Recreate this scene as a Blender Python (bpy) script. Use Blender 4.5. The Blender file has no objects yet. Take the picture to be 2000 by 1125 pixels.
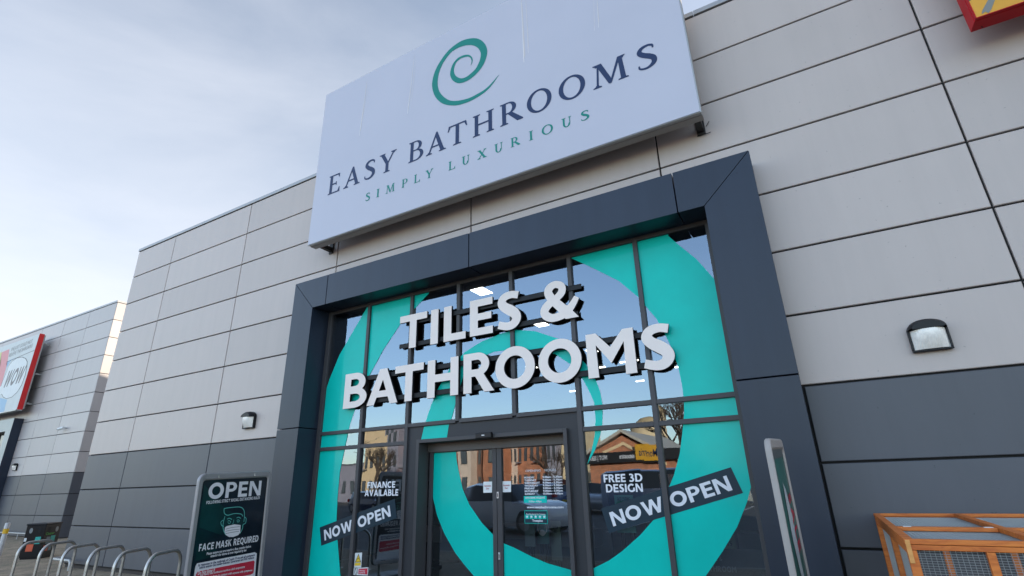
import bpy, bmesh, math, random
from mathutils import Vector, Matrix
from mathutils.geometry import delaunay_2d_cdt
random.seed(7)
C = bpy.context.scene
col = C.collection
K = 0.8            # metres per cladding row; the plan below is written in rows
G0 = -3.1          # ground level in rows (0 = top of the dark cladding)
D, H = 8.14073908, -1.12512066
FPX = 1007.32718
RM = ((0.8673026669, 0.4970740661, -0.0265227591), (0.1965612966, -0.2930375860, 0.9356776314), (-0.4573289195, 0.8167290530, 0.3518577728))

# ---------------------------------------------------------------- camera, sky, sun, exposure
cam_d = bpy.data.cameras.new('camera'); cam = bpy.data.objects.new('camera', cam_d); col.objects.link(cam)
cam_d.sensor_width = 36; cam_d.lens = FPX / 2000 * 36; cam_d.clip_start = 0.05; cam_d.clip_end = 2000
m = Matrix.Identity(4)
for i in range(3):
    m[i][0] = RM[0][i]; m[i][1] = RM[1][i]; m[i][2] = -RM[2][i]
m[0][3] = 0; m[1][3] = -D * K; m[2][3] = (H - G0) * K
cam.matrix_world = m
C.camera = cam

SUN_EL = math.radians(12.0); SUN_H = Vector((0.6, 0.8, 0)).normalized()
sun_v = Vector((SUN_H.x * math.cos(SUN_EL), SUN_H.y * math.cos(SUN_EL), math.sin(SUN_EL)))
w = bpy.data.worlds.new('World'); C.world = w; w.use_nodes = True
nt = w.node_tree; nt.nodes.clear(); N = nt.nodes; L = nt.links
out = N.new('ShaderNodeOutputWorld'); bg = N.new('ShaderNodeBackground'); L.new(bg.outputs[0], out.inputs[0])
sky = N.new('ShaderNodeTexSky'); sky.sky_type = 'NISHITA'; sky.sun_disc = False
sky.sun_elevation = SUN_EL; sky.sun_rotation = math.atan2(SUN_H.x, SUN_H.y)
sky.air_density = 1.0; sky.dust_density = 0.6; sky.ozone_density = 2.0
bg.inputs[1].default_value = 0.13
tc = N.new('ShaderNodeTexCoord'); mp = N.new('ShaderNodeMapping'); mp.inputs['Scale'].default_value = (1.0, 1.3, 3.2)
mp.inputs['Rotation'].default_value = (0.15, 0.1, 0.6)
L.new(tc.outputs['Generated'], mp.inputs[0])
nz = N.new('ShaderNodeTexNoise'); nz.inputs['Scale'].default_value = 1.5; nz.inputs['Detail'].default_value = 7; nz.inputs['Roughness'].default_value = 0.55
nz.inputs['Distortion'].default_value = 0.35
L.new(mp.outputs[0], nz.inputs[0])
cr = N.new('ShaderNodeValToRGB'); cr.color_ramp.elements[0].position = 0.3; cr.color_ramp.elements[1].position = 0.78
L.new(nz.outputs[0], cr.inputs[0])
sep = N.new('ShaderNodeSeparateXYZ'); L.new(tc.outputs['Generated'], sep.inputs[0])
hz = N.new('ShaderNodeMapRange'); hz.inputs[1].default_value = 0.0; hz.inputs[2].default_value = 0.75; hz.inputs[3].default_value = 1.0; hz.inputs[4].default_value = 0.20
L.new(sep.outputs[2], hz.inputs[0])
ma = N.new('ShaderNodeMath'); ma.operation = 'MULTIPLY'; L.new(cr.outputs[0], ma.inputs[0]); ma.inputs[1].default_value = 0.34
mb_ = N.new('ShaderNodeMath'); mb_.operation = 'ADD'; mb_.use_clamp = True; L.new(ma.outputs[0], mb_.inputs[0]); L.new(hz.outputs[0], mb_.inputs[1])
mc = N.new('ShaderNodeMath'); mc.operation = 'MULTIPLY'; L.new(mb_.outputs[0], mc.inputs[0]); mc.inputs[1].default_value = 0.85
mix = N.new('ShaderNodeMixRGB'); L.new(mc.outputs[0], mix.inputs[0]); L.new(sky.outputs[0], mix.inputs[1])
mix.inputs[2].default_value = (4.3, 4.38, 4.68, 1)
# sky half away from the sun: clearer, bluer, brightness added to light the facade
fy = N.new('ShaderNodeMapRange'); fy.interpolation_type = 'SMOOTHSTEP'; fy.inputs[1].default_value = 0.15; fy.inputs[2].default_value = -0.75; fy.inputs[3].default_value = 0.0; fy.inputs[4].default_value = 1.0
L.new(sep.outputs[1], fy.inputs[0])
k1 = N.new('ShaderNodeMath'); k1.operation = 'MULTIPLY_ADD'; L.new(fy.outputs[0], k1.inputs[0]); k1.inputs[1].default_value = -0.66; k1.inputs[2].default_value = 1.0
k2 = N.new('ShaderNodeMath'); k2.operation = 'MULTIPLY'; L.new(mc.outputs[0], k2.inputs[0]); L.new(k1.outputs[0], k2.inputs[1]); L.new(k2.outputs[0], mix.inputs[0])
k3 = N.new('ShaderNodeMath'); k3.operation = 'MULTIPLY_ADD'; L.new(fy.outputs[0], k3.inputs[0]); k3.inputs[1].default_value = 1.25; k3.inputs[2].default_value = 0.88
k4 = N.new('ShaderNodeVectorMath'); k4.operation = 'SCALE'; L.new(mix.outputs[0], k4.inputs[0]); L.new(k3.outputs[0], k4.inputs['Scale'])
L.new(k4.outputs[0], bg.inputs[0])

sd = bpy.data.lights.new('sun', 'SUN'); sd.energy = 5.0; sd.angle = math.radians(0.5); sd.color = (1.0, 0.86, 0.68)
so = bpy.data.objects.new('sun', sd); col.objects.link(so)
so.rotation_euler = sun_v.to_track_quat('Z', 'Y').to_euler(); so.location = (40, 40, 60)
C.view_settings.view_transform = 'Standard'; C.view_settings.look = 'None'; C.view_settings.exposure = 1.2; C.view_settings.gamma = 1
C.view_settings.use_curve_mapping = False
try:
    C.cycles.max_bounces = 8; C.cycles.transparent_max_bounces = 16; C.cycles.use_denoising = True
except Exception: pass

# ---------------------------------------------------------------- helpers: points
def ray(u, v):
    a, b = (u - 1000) / FPX, (562.5 - v) / FPX
    return Vector([RM[0][i] * a + RM[1][i] * b + RM[2][i] for i in range(3)])
CP = Vector((0, -D, H))
def onY(u, v, Y=0.0):
    d = ray(u, v); return CP + d * ((Y + D) / d.y)
def onZ(u, v, Z):
    d = ray(u, v); return CP + d * ((Z - H) / d.z)
GY = 0.10          # the plane of the shop-front glass
def refl(u, v, Lr):    # where a thing at distance Lr in front of the wall must stand to show in the glass at this place
    d = ray(u, v); t = (D + 2 * GY + Lr) / d.y
    return Vector((d.x * t, -Lr, H + d.z * t))
def xz(pts, Y, s=1.0, ox=0.0, oy=0.0):
    r = []
    for u, v in pts:
        q = onY(ox + u / s, oy + v / s, Y); r.append((q.x, q.z))
    return r

# ---------------------------------------------------------------- helpers: materials
MATS = {}
def mat(name, c, rough=0.5, metal=0.0, var=0.06, vs=3.0, bump=0.0, bs=40.0, coat=0.0, streak=0.0, spec=0.5, rvar=0.08, orange=0.0, sheen=0):
    if name in MATS: return MATS[name]
    mt = bpy.data.materials.new(name); mt.use_nodes = True; t = mt.node_tree; n = t.nodes; l = t.links
    b = n['Principled BSDF']; b.inputs['Base Color'].default_value = (*c, 1); b.inputs['Roughness'].default_value = rough
    b.inputs['Metallic'].default_value = metal; b.inputs['Specular IOR Level'].default_value = spec
    if coat: b.inputs['Coat Weight'].default_value = coat; b.inputs['Coat Roughness'].default_value = 0.08
    tcn = n.new('ShaderNodeTexCoord')
    no = n.new('ShaderNodeTexNoise'); no.inputs['Scale'].default_value = vs; no.inputs['Detail'].default_value = 5; no.inputs['Roughness'].default_value = 0.6
    l.new(tcn.outputs['Object'], no.inputs[0])
    fac = no.outputs[0]
    mr = n.new('ShaderNodeMapRange'); mr.inputs[3].default_value = 1 - var; mr.inputs[4].default_value = 1 + var; mr.inputs[1].default_value = 0.3; mr.inputs[2].default_value = 0.7
    l.new(fac, mr.inputs[0]); cur = mr.outputs[0]
    if streak:
        mpn = n.new('ShaderNodeMapping'); mpn.inputs['Scale'].default_value = (5, 5, 0.35); l.new(tcn.outputs['Object'], mpn.inputs[0])
        n2 = n.new('ShaderNodeTexNoise'); n2.inputs['Scale'].default_value = 1.0; n2.inputs['Detail'].default_value = 6; n2.inputs['Roughness'].default_value = 0.65
        l.new(mpn.outputs[0], n2.inputs[0])
        m2 = n.new('ShaderNodeMapRange'); m2.inputs[1].default_value = 0.42; m2.inputs[2].default_value = 0.75; m2.inputs[3].default_value = 1.0; m2.inputs[4].default_value = 1 - streak
        l.new(n2.outputs[0], m2.inputs[0])
        mm = n.new('ShaderNodeMath'); mm.operation = 'MULTIPLY'; l.new(cur, mm.inputs[0]); l.new(m2.outputs[0], mm.inputs[1]); cur = mm.outputs[0]
    if name.endswith('_paint') and name != 'road_paint':     # fly specks and small scuffs
        ns = n.new('ShaderNodeTexNoise'); ns.inputs['Scale'].default_value = 22; ns.inputs['Detail'].default_value = 3; l.new(tcn.outputs['Object'], ns.inputs[0])
        r9 = n.new('ShaderNodeMapRange'); r9.inputs[1].default_value = 0.715; r9.inputs[2].default_value = 0.76; r9.inputs[3].default_value = 1.0; r9.inputs[4].default_value = 0.72; l.new(ns.outputs[0], r9.inputs[0])
        m9 = n.new('ShaderNodeMath'); m9.operation = 'MULTIPLY'; l.new(cur, m9.inputs[0]); l.new(r9.outputs[0], m9.inputs[1]); cur = m9.outputs[0]
    if name.endswith('cladding_paint') or name.startswith('far_light') or name == 'portal_paint':
        ge = n.new('ShaderNodeNewGeometry'); mi_ = n.new('ShaderNodeMapRange'); mi_.inputs[3].default_value = 0.945; mi_.inputs[4].default_value = 1.055; l.new(ge.outputs['Random Per Island'], mi_.inputs[0])
        m5 = n.new('ShaderNodeMath'); m5.operation = 'MULTIPLY'; l.new(cur, m5.inputs[0]); l.new(mi_.outputs[0], m5.inputs[1]); cur = m5.outputs[0]
    vm = n.new('ShaderNodeVectorMath'); vm.operation = 'SCALE'; vm.inputs[0].default_value = c; l.new(cur, vm.inputs['Scale'])
    l.new(vm.outputs[0], b.inputs['Base Color'])
    mrr = n.new('ShaderNodeMapRange'); mrr.inputs[3].default_value = max(0.02, rough - rvar); mrr.inputs[4].default_value = min(1, rough + rvar)
    l.new(fac, mrr.inputs[0]); l.new(mrr.outputs[0], b.inputs['Roughness'])
    if bump:
        nb = n.new('ShaderNodeTexNoise'); nb.inputs['Scale'].default_value = bs; nb.inputs['Detail'].default_value = 6; l.new(tcn.outputs['Object'], nb.inputs[0])
        bp = n.new('ShaderNodeBump'); bp.inputs['Strength'].default_value = bump; bp.inputs['Distance'].default_value = 0.02
        l.new(nb.outputs[0], bp.inputs['Height']); l.new(bp.outputs[0], b.inputs['Normal'])
    MATS[name] = mt; return mt
def glass_mat(name, tint, ior, rough=0.0, wav=0.0):
    mt = bpy.data.materials.new(name); mt.use_nodes = True; t = mt.node_tree; n = t.nodes; l = t.links; n.clear()
    o = n.new('ShaderNodeOutputMaterial'); mx = n.new('ShaderNodeMixShader'); tr = n.new('ShaderNodeBsdfTransparent'); gl = n.new('ShaderNodeBsdfGlossy')
    tr.inputs[0].default_value = (*tint, 1); gl.inputs['Roughness'].default_value = rough; gl.inputs[0].default_value = (0.70, 0.84, 1.0, 1)
    fr = n.new('ShaderNodeFresnel'); fr.inputs[0].default_value = ior
    l.new(fr.outputs[0], mx.inputs[0]); l.new(tr.outputs[0], mx.inputs[1]); l.new(gl.outputs[0], mx.inputs[2]); l.new(mx.outputs[0], o.inputs[0])
    if wav:
        tcn = n.new('ShaderNodeTexCoord'); nb = n.new('ShaderNodeTexNoise'); nb.inputs['Scale'].default_value = 1.1; nb.inputs['Detail'].default_value = 1
        l.new(tcn.outputs['Object'], nb.inputs[0]); bp = n.new('ShaderNodeBump'); bp.inputs['Strength'].default_value = wav; bp.inputs['Distance'].default_value = 0.02
        l.new(nb.outputs[0], bp.inputs['Height']); l.new(bp.outputs[0], gl.inputs['Normal'])
    MATS[name] = mt; return mt
def emit_mat(name, c, s):
    mt = bpy.data.materials.new(name); mt.use_nodes = True; b = mt.node_tree.nodes['Principled BSDF']
    b.inputs['Base Color'].default_value = (*c, 1); b.inputs['Emission Color'].default_value = (*c, 1); b.inputs['Emission Strength'].default_value = s
    MATS[name] = mt; return mt
def brick_mat(name, c1, c2, mortar, scale, bw=0.5, rh=0.25, rough=0.85, moss=0.0, flat=False, ms=0.015):
    mt = bpy.data.materials.new(name); mt.use_nodes = True; t = mt.node_tree; n = t.nodes; l = t.links; b = n['Principled BSDF']
    tcn = n.new('ShaderNodeTexCoord'); mpn = n.new('ShaderNodeMapping')
    if not flat: mpn.inputs['Rotation'].default_value = (math.radians(-90), 0, 0)
    l.new(tcn.outputs['Object'], mpn.inputs[0])
    br = n.new('ShaderNodeTexBrick'); br.inputs['Color1'].default_value = (*c1, 1); br.inputs['Color2'].default_value = (*c2, 1); br.inputs['Mortar'].default_value = (*mortar, 1)
    br.inputs['Scale'].default_value = scale; br.inputs['Brick Width'].default_value = bw; br.inputs['Row Height'].default_value = rh; br.inputs['Mortar Size'].default_value = ms
    l.new(mpn.outputs[0], br.inputs[0])
    no = n.new('ShaderNodeTexNoise'); no.inputs['Scale'].default_value = 1.3; no.inputs['Detail'].default_value = 8; no.inputs['Roughness'].default_value = 0.7; l.new(tcn.outputs['Object'], no.inputs[0])
    mr = n.new('ShaderNodeMapRange'); mr.inputs[3].default_value = 0.65; mr.inputs[4].default_value = 1.3; mr.inputs[1].default_value = 0.3; mr.inputs[2].default_value = 0.7; l.new(no.outputs[0], mr.inputs[0])
    vm = n.new('ShaderNodeVectorMath'); vm.operation = 'SCALE'; l.new(br.outputs[0], vm.inputs[0]); l.new(mr.outputs[0], vm.inputs['Scale'])
    last = vm.outputs[0]
    if moss:
        n3 = n.new('ShaderNodeTexNoise'); n3.inputs['Scale'].default_value = 2.2; n3.inputs['Detail'].default_value = 9; n3.inputs['Roughness'].default_value = 0.75; l.new(tcn.outputs['Object'], n3.inputs[0])
        r3 = n.new('ShaderNodeMapRange'); r3.inputs[1].default_value = 0.5; r3.inputs[2].default_value = 0.68; r3.inputs[3].default_value = 0; r3.inputs[4].default_value = moss; l.new(n3.outputs[0], r3.inputs[0])
        mx = n.new('ShaderNodeMixRGB'); l.new(r3.outputs[0], mx.inputs[0]); l.new(last, mx.inputs[1]); mx.inputs[2].default_value = (0.075, 0.085, 0.028, 1); last = mx.outputs[0]
    l.new(last, b.inputs['Base Color']); b.inputs['Roughness'].default_value = rough
    nb = n.new('ShaderNodeTexNoise'); nb.inputs['Scale'].default_value = 60; nb.inputs['Detail'].default_value = 6; l.new(tcn.outputs['Object'], nb.inputs[0])
    ad = n.new('ShaderNodeMath'); ad.operation = 'SUBTRACT'; l.new(nb.outputs[0], ad.inputs[0]); l.new(br.outputs['Fac'], ad.inputs[1])
    bp = n.new('ShaderNodeBump'); bp.inputs['Strength'].default_value = 0.5; bp.inputs['Distance'].default_value = 0.01; l.new(ad.outputs[0], bp.inputs['Height']); l.new(bp.outputs[0], b.inputs['Normal'])
    MATS[name] = mt; return mt
def wood_mat(name, c1, c2):
    mt = bpy.data.materials.new(name); mt.use_nodes = True; t = mt.node_tree; n = t.nodes; l = t.links; b = n['Principled BSDF']
    tcn = n.new('ShaderNodeTexCoord'); mpn = n.new('ShaderNodeMapping'); mpn.inputs['Scale'].default_value = (2.0, 9, 9); l.new(tcn.outputs['Object'], mpn.inputs[0])
    no = n.new('ShaderNodeTexNoise'); no.inputs['Scale'].default_value = 3; no.inputs['Detail'].default_value = 7; no.inputs['Distortion'].default_value = 1.2; l.new(mpn.outputs[0], no.inputs[0])
    r = n.new('ShaderNodeValToRGB'); r.color_ramp.elements[0].position = 0.3; r.color_ramp.elements[1].position = 0.7
    r.color_ramp.elements[0].color = (*c1, 1); r.color_ramp.elements[1].color = (*c2, 1); l.new(no.outputs[0], r.inputs[0])
    vo = n.new('ShaderNodeTexVoronoi'); vo.inputs['Scale'].default_value = 3.0; l.new(tcn.outputs['Object'], vo.inputs[0])
    kr = n.new('ShaderNodeMapRange'); kr.inputs[1].default_value = 0.03; kr.inputs[2].default_value = 0.08; kr.inputs[3].default_value = 0.45; kr.inputs[4].default_value = 1; l.new(vo.outputs[0], kr.inputs[0])
    vm = n.new('ShaderNodeVectorMath'); vm.operation = 'SCALE'; l.new(r.outputs[0], vm.inputs[0]); l.new(kr.outputs[0], vm.inputs['Scale'])
    l.new(vm.outputs[0], b.inputs['Base Color']); b.inputs['Roughness'].default_value = 0.6
    bp = n.new('ShaderNodeBump'); bp.inputs['Strength'].default_value = 0.25; bp.inputs['Distance'].default_value = 0.005; l.new(no.outputs[0], bp.inputs['Height']); l.new(bp.outputs[0], b.inputs['Normal'])
    MATS[name] = mt; return mt

M_light = mat('light_cladding_paint', (0.485, 0.42, 0.388), 0.42, 0.0, 0.035, 0.6, 0.03, 1.1, streak=0.05, spec=0.35, rvar=0.06)
M_dark = mat('dark_cladding_paint', (0.086, 0.090, 0.104), 0.42, 0.0, 0.08, 0.6, 0.03, 1.1, streak=0.08, spec=0.35)
M_navy = mat('portal_paint', (0.021, 0.030, 0.050), 0.36, 0.0, 0.08, 0.9, streak=0.16, spec=0.32)
M_joint = mat('joint_black', (0.008, 0.008, 0.009), 0.8)
M_frame = mat('mullion_grey', (0.058, 0.056, 0.060), 0.45, 0.0, 0.06, spec=0.3)
M_panelg = mat('door_surround_grey', (0.034, 0.035, 0.040), 0.5, 0.0, 0.08, spec=0.3)
M_teal = mat('turquoise_vinyl', (0.0, 0.51, 0.43), 0.42, 0.0, 0.05, spec=0.12, coat=0.18)
M_sign = mat('sign_face_acrylic', (0.475, 0.47, 0.54), 0.33, 0.0, 0.03, 0.5, spec=0.45)
M_signedge = mat('sign_edge_aluminium', (0.36, 0.36, 0.35), 0.4, 0.6, 0.05)
M_ink = mat('navy_lettering', (0.018, 0.034, 0.095), 0.45, spec=.25)
M_green = mat('green_lettering', (0.004, 0.21, 0.17), 0.45, spec=.25)
M_white = mat('white_letter_face', (0.80, 0.71, 0.66), 0.5, 0.0, 0.03, spec=.3)
M_wv = mat('white_vinyl', (0.70, 0.70, 0.74), 0.45, 0.0, 0.02)
M_black = mat('black_plastic', (0.008, 0.008, 0.010), 0.42, spec=.3)
M_return = mat('letter_return_dark', (0.006, 0.007, 0.010), 0.55, spec=.2)
M_banner = mat('dark_banner_vinyl', (0.012, 0.030, 0.047), 0.42, spec=.25)
M_red = mat('red_sign_paint', (0.42, 0.004, 0.010), 0.4, spec=.15)
M_yellow = mat('yellow_sign_print', (0.66, 0.33, 0.045), 0.5, spec=.2)
M_paper = mat('white_paper', (0.68, 0.70, 0.70), 0.6)
M_steel = mat('brushed_steel', (0.50, 0.48, 0.45), 0.38, 0.85, 0.12, 12, rvar=0.12)
M_concr = mat('concrete', (0.27, 0.26, 0.24), 0.9, 0, 0.2, 2, 0.5)
M_alu = mat('grey_poster_frame', (0.31, 0.30, 0.31), 0.42, 0.3, 0.08)
M_ribbon = mat('teal_grey_print', (0.19, 0.19, 0.17), 0.5)
M_lens = mat('frosted_lens', (0.88, 0.84, 0.78), 0.3, 0, 0.12, 14, coat=0.3)
G_glass = glass_mat('shop_glass', (0.74, 0.78, 0.80), 2.65, 0.0, 0.13)
G_car = glass_mat('car_glass', (0.05, 0.06, 0.07), 1.7)
E_led = emit_mat('led_panel', (1.0, 0.95, 0.86), 4.0)
E_led2 = emit_mat('batten_light', (1.0, 0.92, 0.80), 3.2)

# ---------------------------------------------------------------- helpers: meshes
ROOT = {}
def tagit(o, label=None, cat=None, group=None, kind=None):
    if label: o['label'] = label
    if cat: o['category'] = cat
    if group: o['group'] = group
    if kind: o['kind'] = kind
    return o
def thing(name, loc, label, cat, group=None, rz=0.0):     # loc in rows
    o = bpy.data.objects.new(name, None); col.objects.link(o); o.empty_display_size = 0.2
    o.location = (loc[0] * K, loc[1] * K, (loc[2] - G0) * K); o.rotation_euler[2] = rz
    tagit(o, label, cat, group); ROOT[o.name] = o.location.copy(); return o
class MB:
    def __init__(s, local=False): s.v = []; s.f = []; s.mi = []; s.local = local; s.cm = 0
    def add(s, vs, fs):
        n = len(s.v); s.v += [tuple(p) for p in vs]; s.f += [tuple(i + n for i in f) for f in fs]; s.mi += [s.cm] * len(fs); return s
    def box(s, a, b):
        x0, y0, z0 = a; x1, y1, z1 = b
        return s.add([(x0,y0,z0),(x1,y0,z0),(x1,y1,z0),(x0,y1,z0),(x0,y0,z1),(x1,y0,z1),(x1,y1,z1),(x0,y1,z1)], [(0,3,2,1),(4,5,6,7),(0,1,5,4),(1,2,6,5),(2,3,7,6),(3,0,4,7)])
    def prism(s, pts, y0, y1):      # polygon in x, z pushed from y0 to y1
        n = len(pts); vs = [(p[0], y0, p[1]) for p in pts] + [(p[0], y1, p[1]) for p in pts]
        return s.add(vs, [tuple(range(n)), tuple(range(2 * n - 1, n - 1, -1))] + [(i, i + n, (i + 1) % n + n, (i + 1) % n) for i in range(n)])
    def poly(s, pts): return s.add(pts, [tuple(range(len(pts)))])
    def hull(s, P, v):               # extrude a flat 3D polygon by vector v
        n = len(P); v = Vector(v); A = [Vector(p) for p in P]
        return s.add(A + [a + v for a in A], [tuple(range(n)), tuple(range(2 * n - 1, n - 1, -1))] + [(i, i + n, (i + 1) % n + n, (i + 1) % n) for i in range(n)])
    def tube(s, pts, r, n=8, cap=True):
        pts = [Vector(p) for p in pts]; rs = r if isinstance(r, (list, tuple)) else [r] * len(pts); rings = []; up = None
        for i, p in enumerate(pts):
            t = (pts[min(i + 1, len(pts) - 1)] - pts[max(i - 1, 0)]).normalized()
            if up is None:
                up = Vector((0, 0, 1)) if abs(t.z) < 0.9 else Vector((1, 0, 0))
            a = t.cross(up).normalized(); b = a.cross(t).normalized(); up = b
            rings.append([p + (a * math.cos(2 * math.pi * k / n) + b * math.sin(2 * math.pi * k / n)) * rs[i] for k in range(n)])
        vs = [q for rg in rings for q in rg]; fs = []
        for i in range(len(pts) - 1):
            for k in range(n): fs.append((i * n + k, i * n + (k + 1) % n, (i + 1) * n + (k + 1) % n, (i + 1) * n + k))
        if cap: fs.append(tuple(range(n - 1, -1, -1))); fs.append(tuple((len(pts) - 1) * n + k for k in range(n)))
        return s.add(vs, fs)
    def build(s, name, mats, parent=None, smooth=False, bev=0.0, label=None, kind=None, seg=2):
        if not isinstance(mats, (list, tuple)): mats = [mats]
        off = Vector((0, 0, 0)); r = parent
        while r is not None and r.parent is not None: r = r.parent
        if s.local: vs = s.v
        else:
            if r is not None: off = ROOT[r.name]
            vs = [(x * K - off.x, y * K - off.y, (z - G0) * K - off.z) for x, y, z in s.v]
        me = bpy.data.meshes.new(name); me.from_pydata(vs, [], s.f); 
        for mt in mats: me.materials.append(mt)
        if len(mats) > 1: me.polygons.foreach_set('material_index', s.mi)
        if smooth: me.polygons.foreach_set('use_smooth', [True] * len(me.polygons))
        me.update()
        bm = bmesh.new(); bm.from_mesh(me); bmesh.ops.recalc_face_normals(bm, faces=bm.faces) if len(s.f) > 1 and not getattr(s, 'flat', False) else None; bm.to_mesh(me); bm.free()
        o = bpy.data.objects.new(name, me); col.objects.link(o); o.parent = parent
        if smooth:
            try: me.set_sharp_from_angle(angle=math.radians(40))
            except Exception: pass
        if bev:
            bmod = o.modifiers.new('bevel', 'BEVEL'); bmod.width = bev; bmod.segments = seg; bmod.limit_method = 'ANGLE'; bmod.angle_limit = math.radians(35)
        if label: o['label'] = label
        if kind: o['kind'] = kind
        return o
def dup(root, loc, label=None, group=None, rz=None):
    r = root.copy(); col.objects.link(r); r.location = (loc[0] * K, loc[1] * K, (loc[2] - G0) * K)
    if rz is not None: r.rotation_euler[2] = rz
    if label: r['label'] = label
    if group: r['group'] = group
    def rec(a, b):
        for ch in list(a.children):
            c = ch.copy(); col.objects.link(c); c.parent = b; c.matrix_parent_inverse = ch.matrix_parent_inverse.copy(); rec(ch, c)
    rec(root, r); return r

# ---------------------------------------------------------------- lettering: strokes joined into one outline
def R(x0, y0, x1, y1): return [(x0, y0), (x1, y0), (x1, y1), (x0, y1)]
def ring(cx, cy, RX, RY, rx, ry, a0=0, a1=360, n=36, sh=0):
    out = []; k = max(3, int(n * abs(a1 - a0) / 360))
    for i in range(k):
        t0 = math.radians(a0 + (a1 - a0) * i / k); t1 = math.radians(a0 + (a1 - a0) * (i + 1) / k)
        f = lambda X, Y, t: (cx + X * math.cos(t), cy + Y * math.sin(t))
        g = lambda X, Y, t: (cx + X * math.cos(t + sh), cy + Y * math.sin(t + sh))
        out.append([f(RX, RY, t0), f(RX, RY, t1), g(rx, ry, t1), g(rx, ry, t0)])
    return out
def crom(P, n=8):
    r = []; P = [P[0]] + list(P) + [P[-1]]
    for i in range(1, len(P) - 2):
        for k in range(n):
            t = k / n; p0, p1, p2, p3 = P[i - 1:i + 3]
            r.append(tuple(0.5 * ((2 * p1[j]) + (-p0[j] + p2[j]) * t + (2 * p0[j] - 5 * p1[j] + 4 * p2[j] - p3[j]) * t * t + (-p0[j] + 3 * p1[j] - 3 * p2[j] + p3[j]) * t ** 3) for j in range(len(p1))))
    r.append(tuple(P[-2])); return r
def band(P, n=8):      # P = (x, y, width) nodes, smoothed
    Q = crom(P, n) if n > 1 else P; out = []; Ls = []; Rs = []
    for i, q in enumerate(Q):
        a = Q[max(i - 1, 0)]; b = Q[min(i + 1, len(Q) - 1)]; dx, dy = b[0] - a[0], b[1] - a[1]; l = math.hypot(dx, dy) or 1
        nx, ny = -dy / l * q[2] / 2, dx / l * q[2] / 2; Ls.append((q[0] + nx, q[1] + ny)); Rs.append((q[0] - nx, q[1] - ny))
    for i in range(len(Q) - 1): out.append([Ls[i], Ls[i + 1], Rs[i + 1]]); out.append([Ls[i], Rs[i + 1], Rs[i]]); out.append([Q[i][:2], Ls[i + 1], Rs[i + 1]])
    return out
def strip(A, B): return [[A[i], A[i + 1], B[i + 1], B[i]] for i in range(len(A) - 1)]
def bowl(x0, y0, y1, cx, RX, st, b):
    cy = (y0 + y1) / 2; ry = (y1 - y0) / 2
    return [R(x0, y1 - b, cx, y1), R(x0, y0, cx, y0 + b)] + ring(cx, cy, RX, ry, RX - st, ry - b, -90, 90)
S_, B_ = 0.25, 0.2
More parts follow.
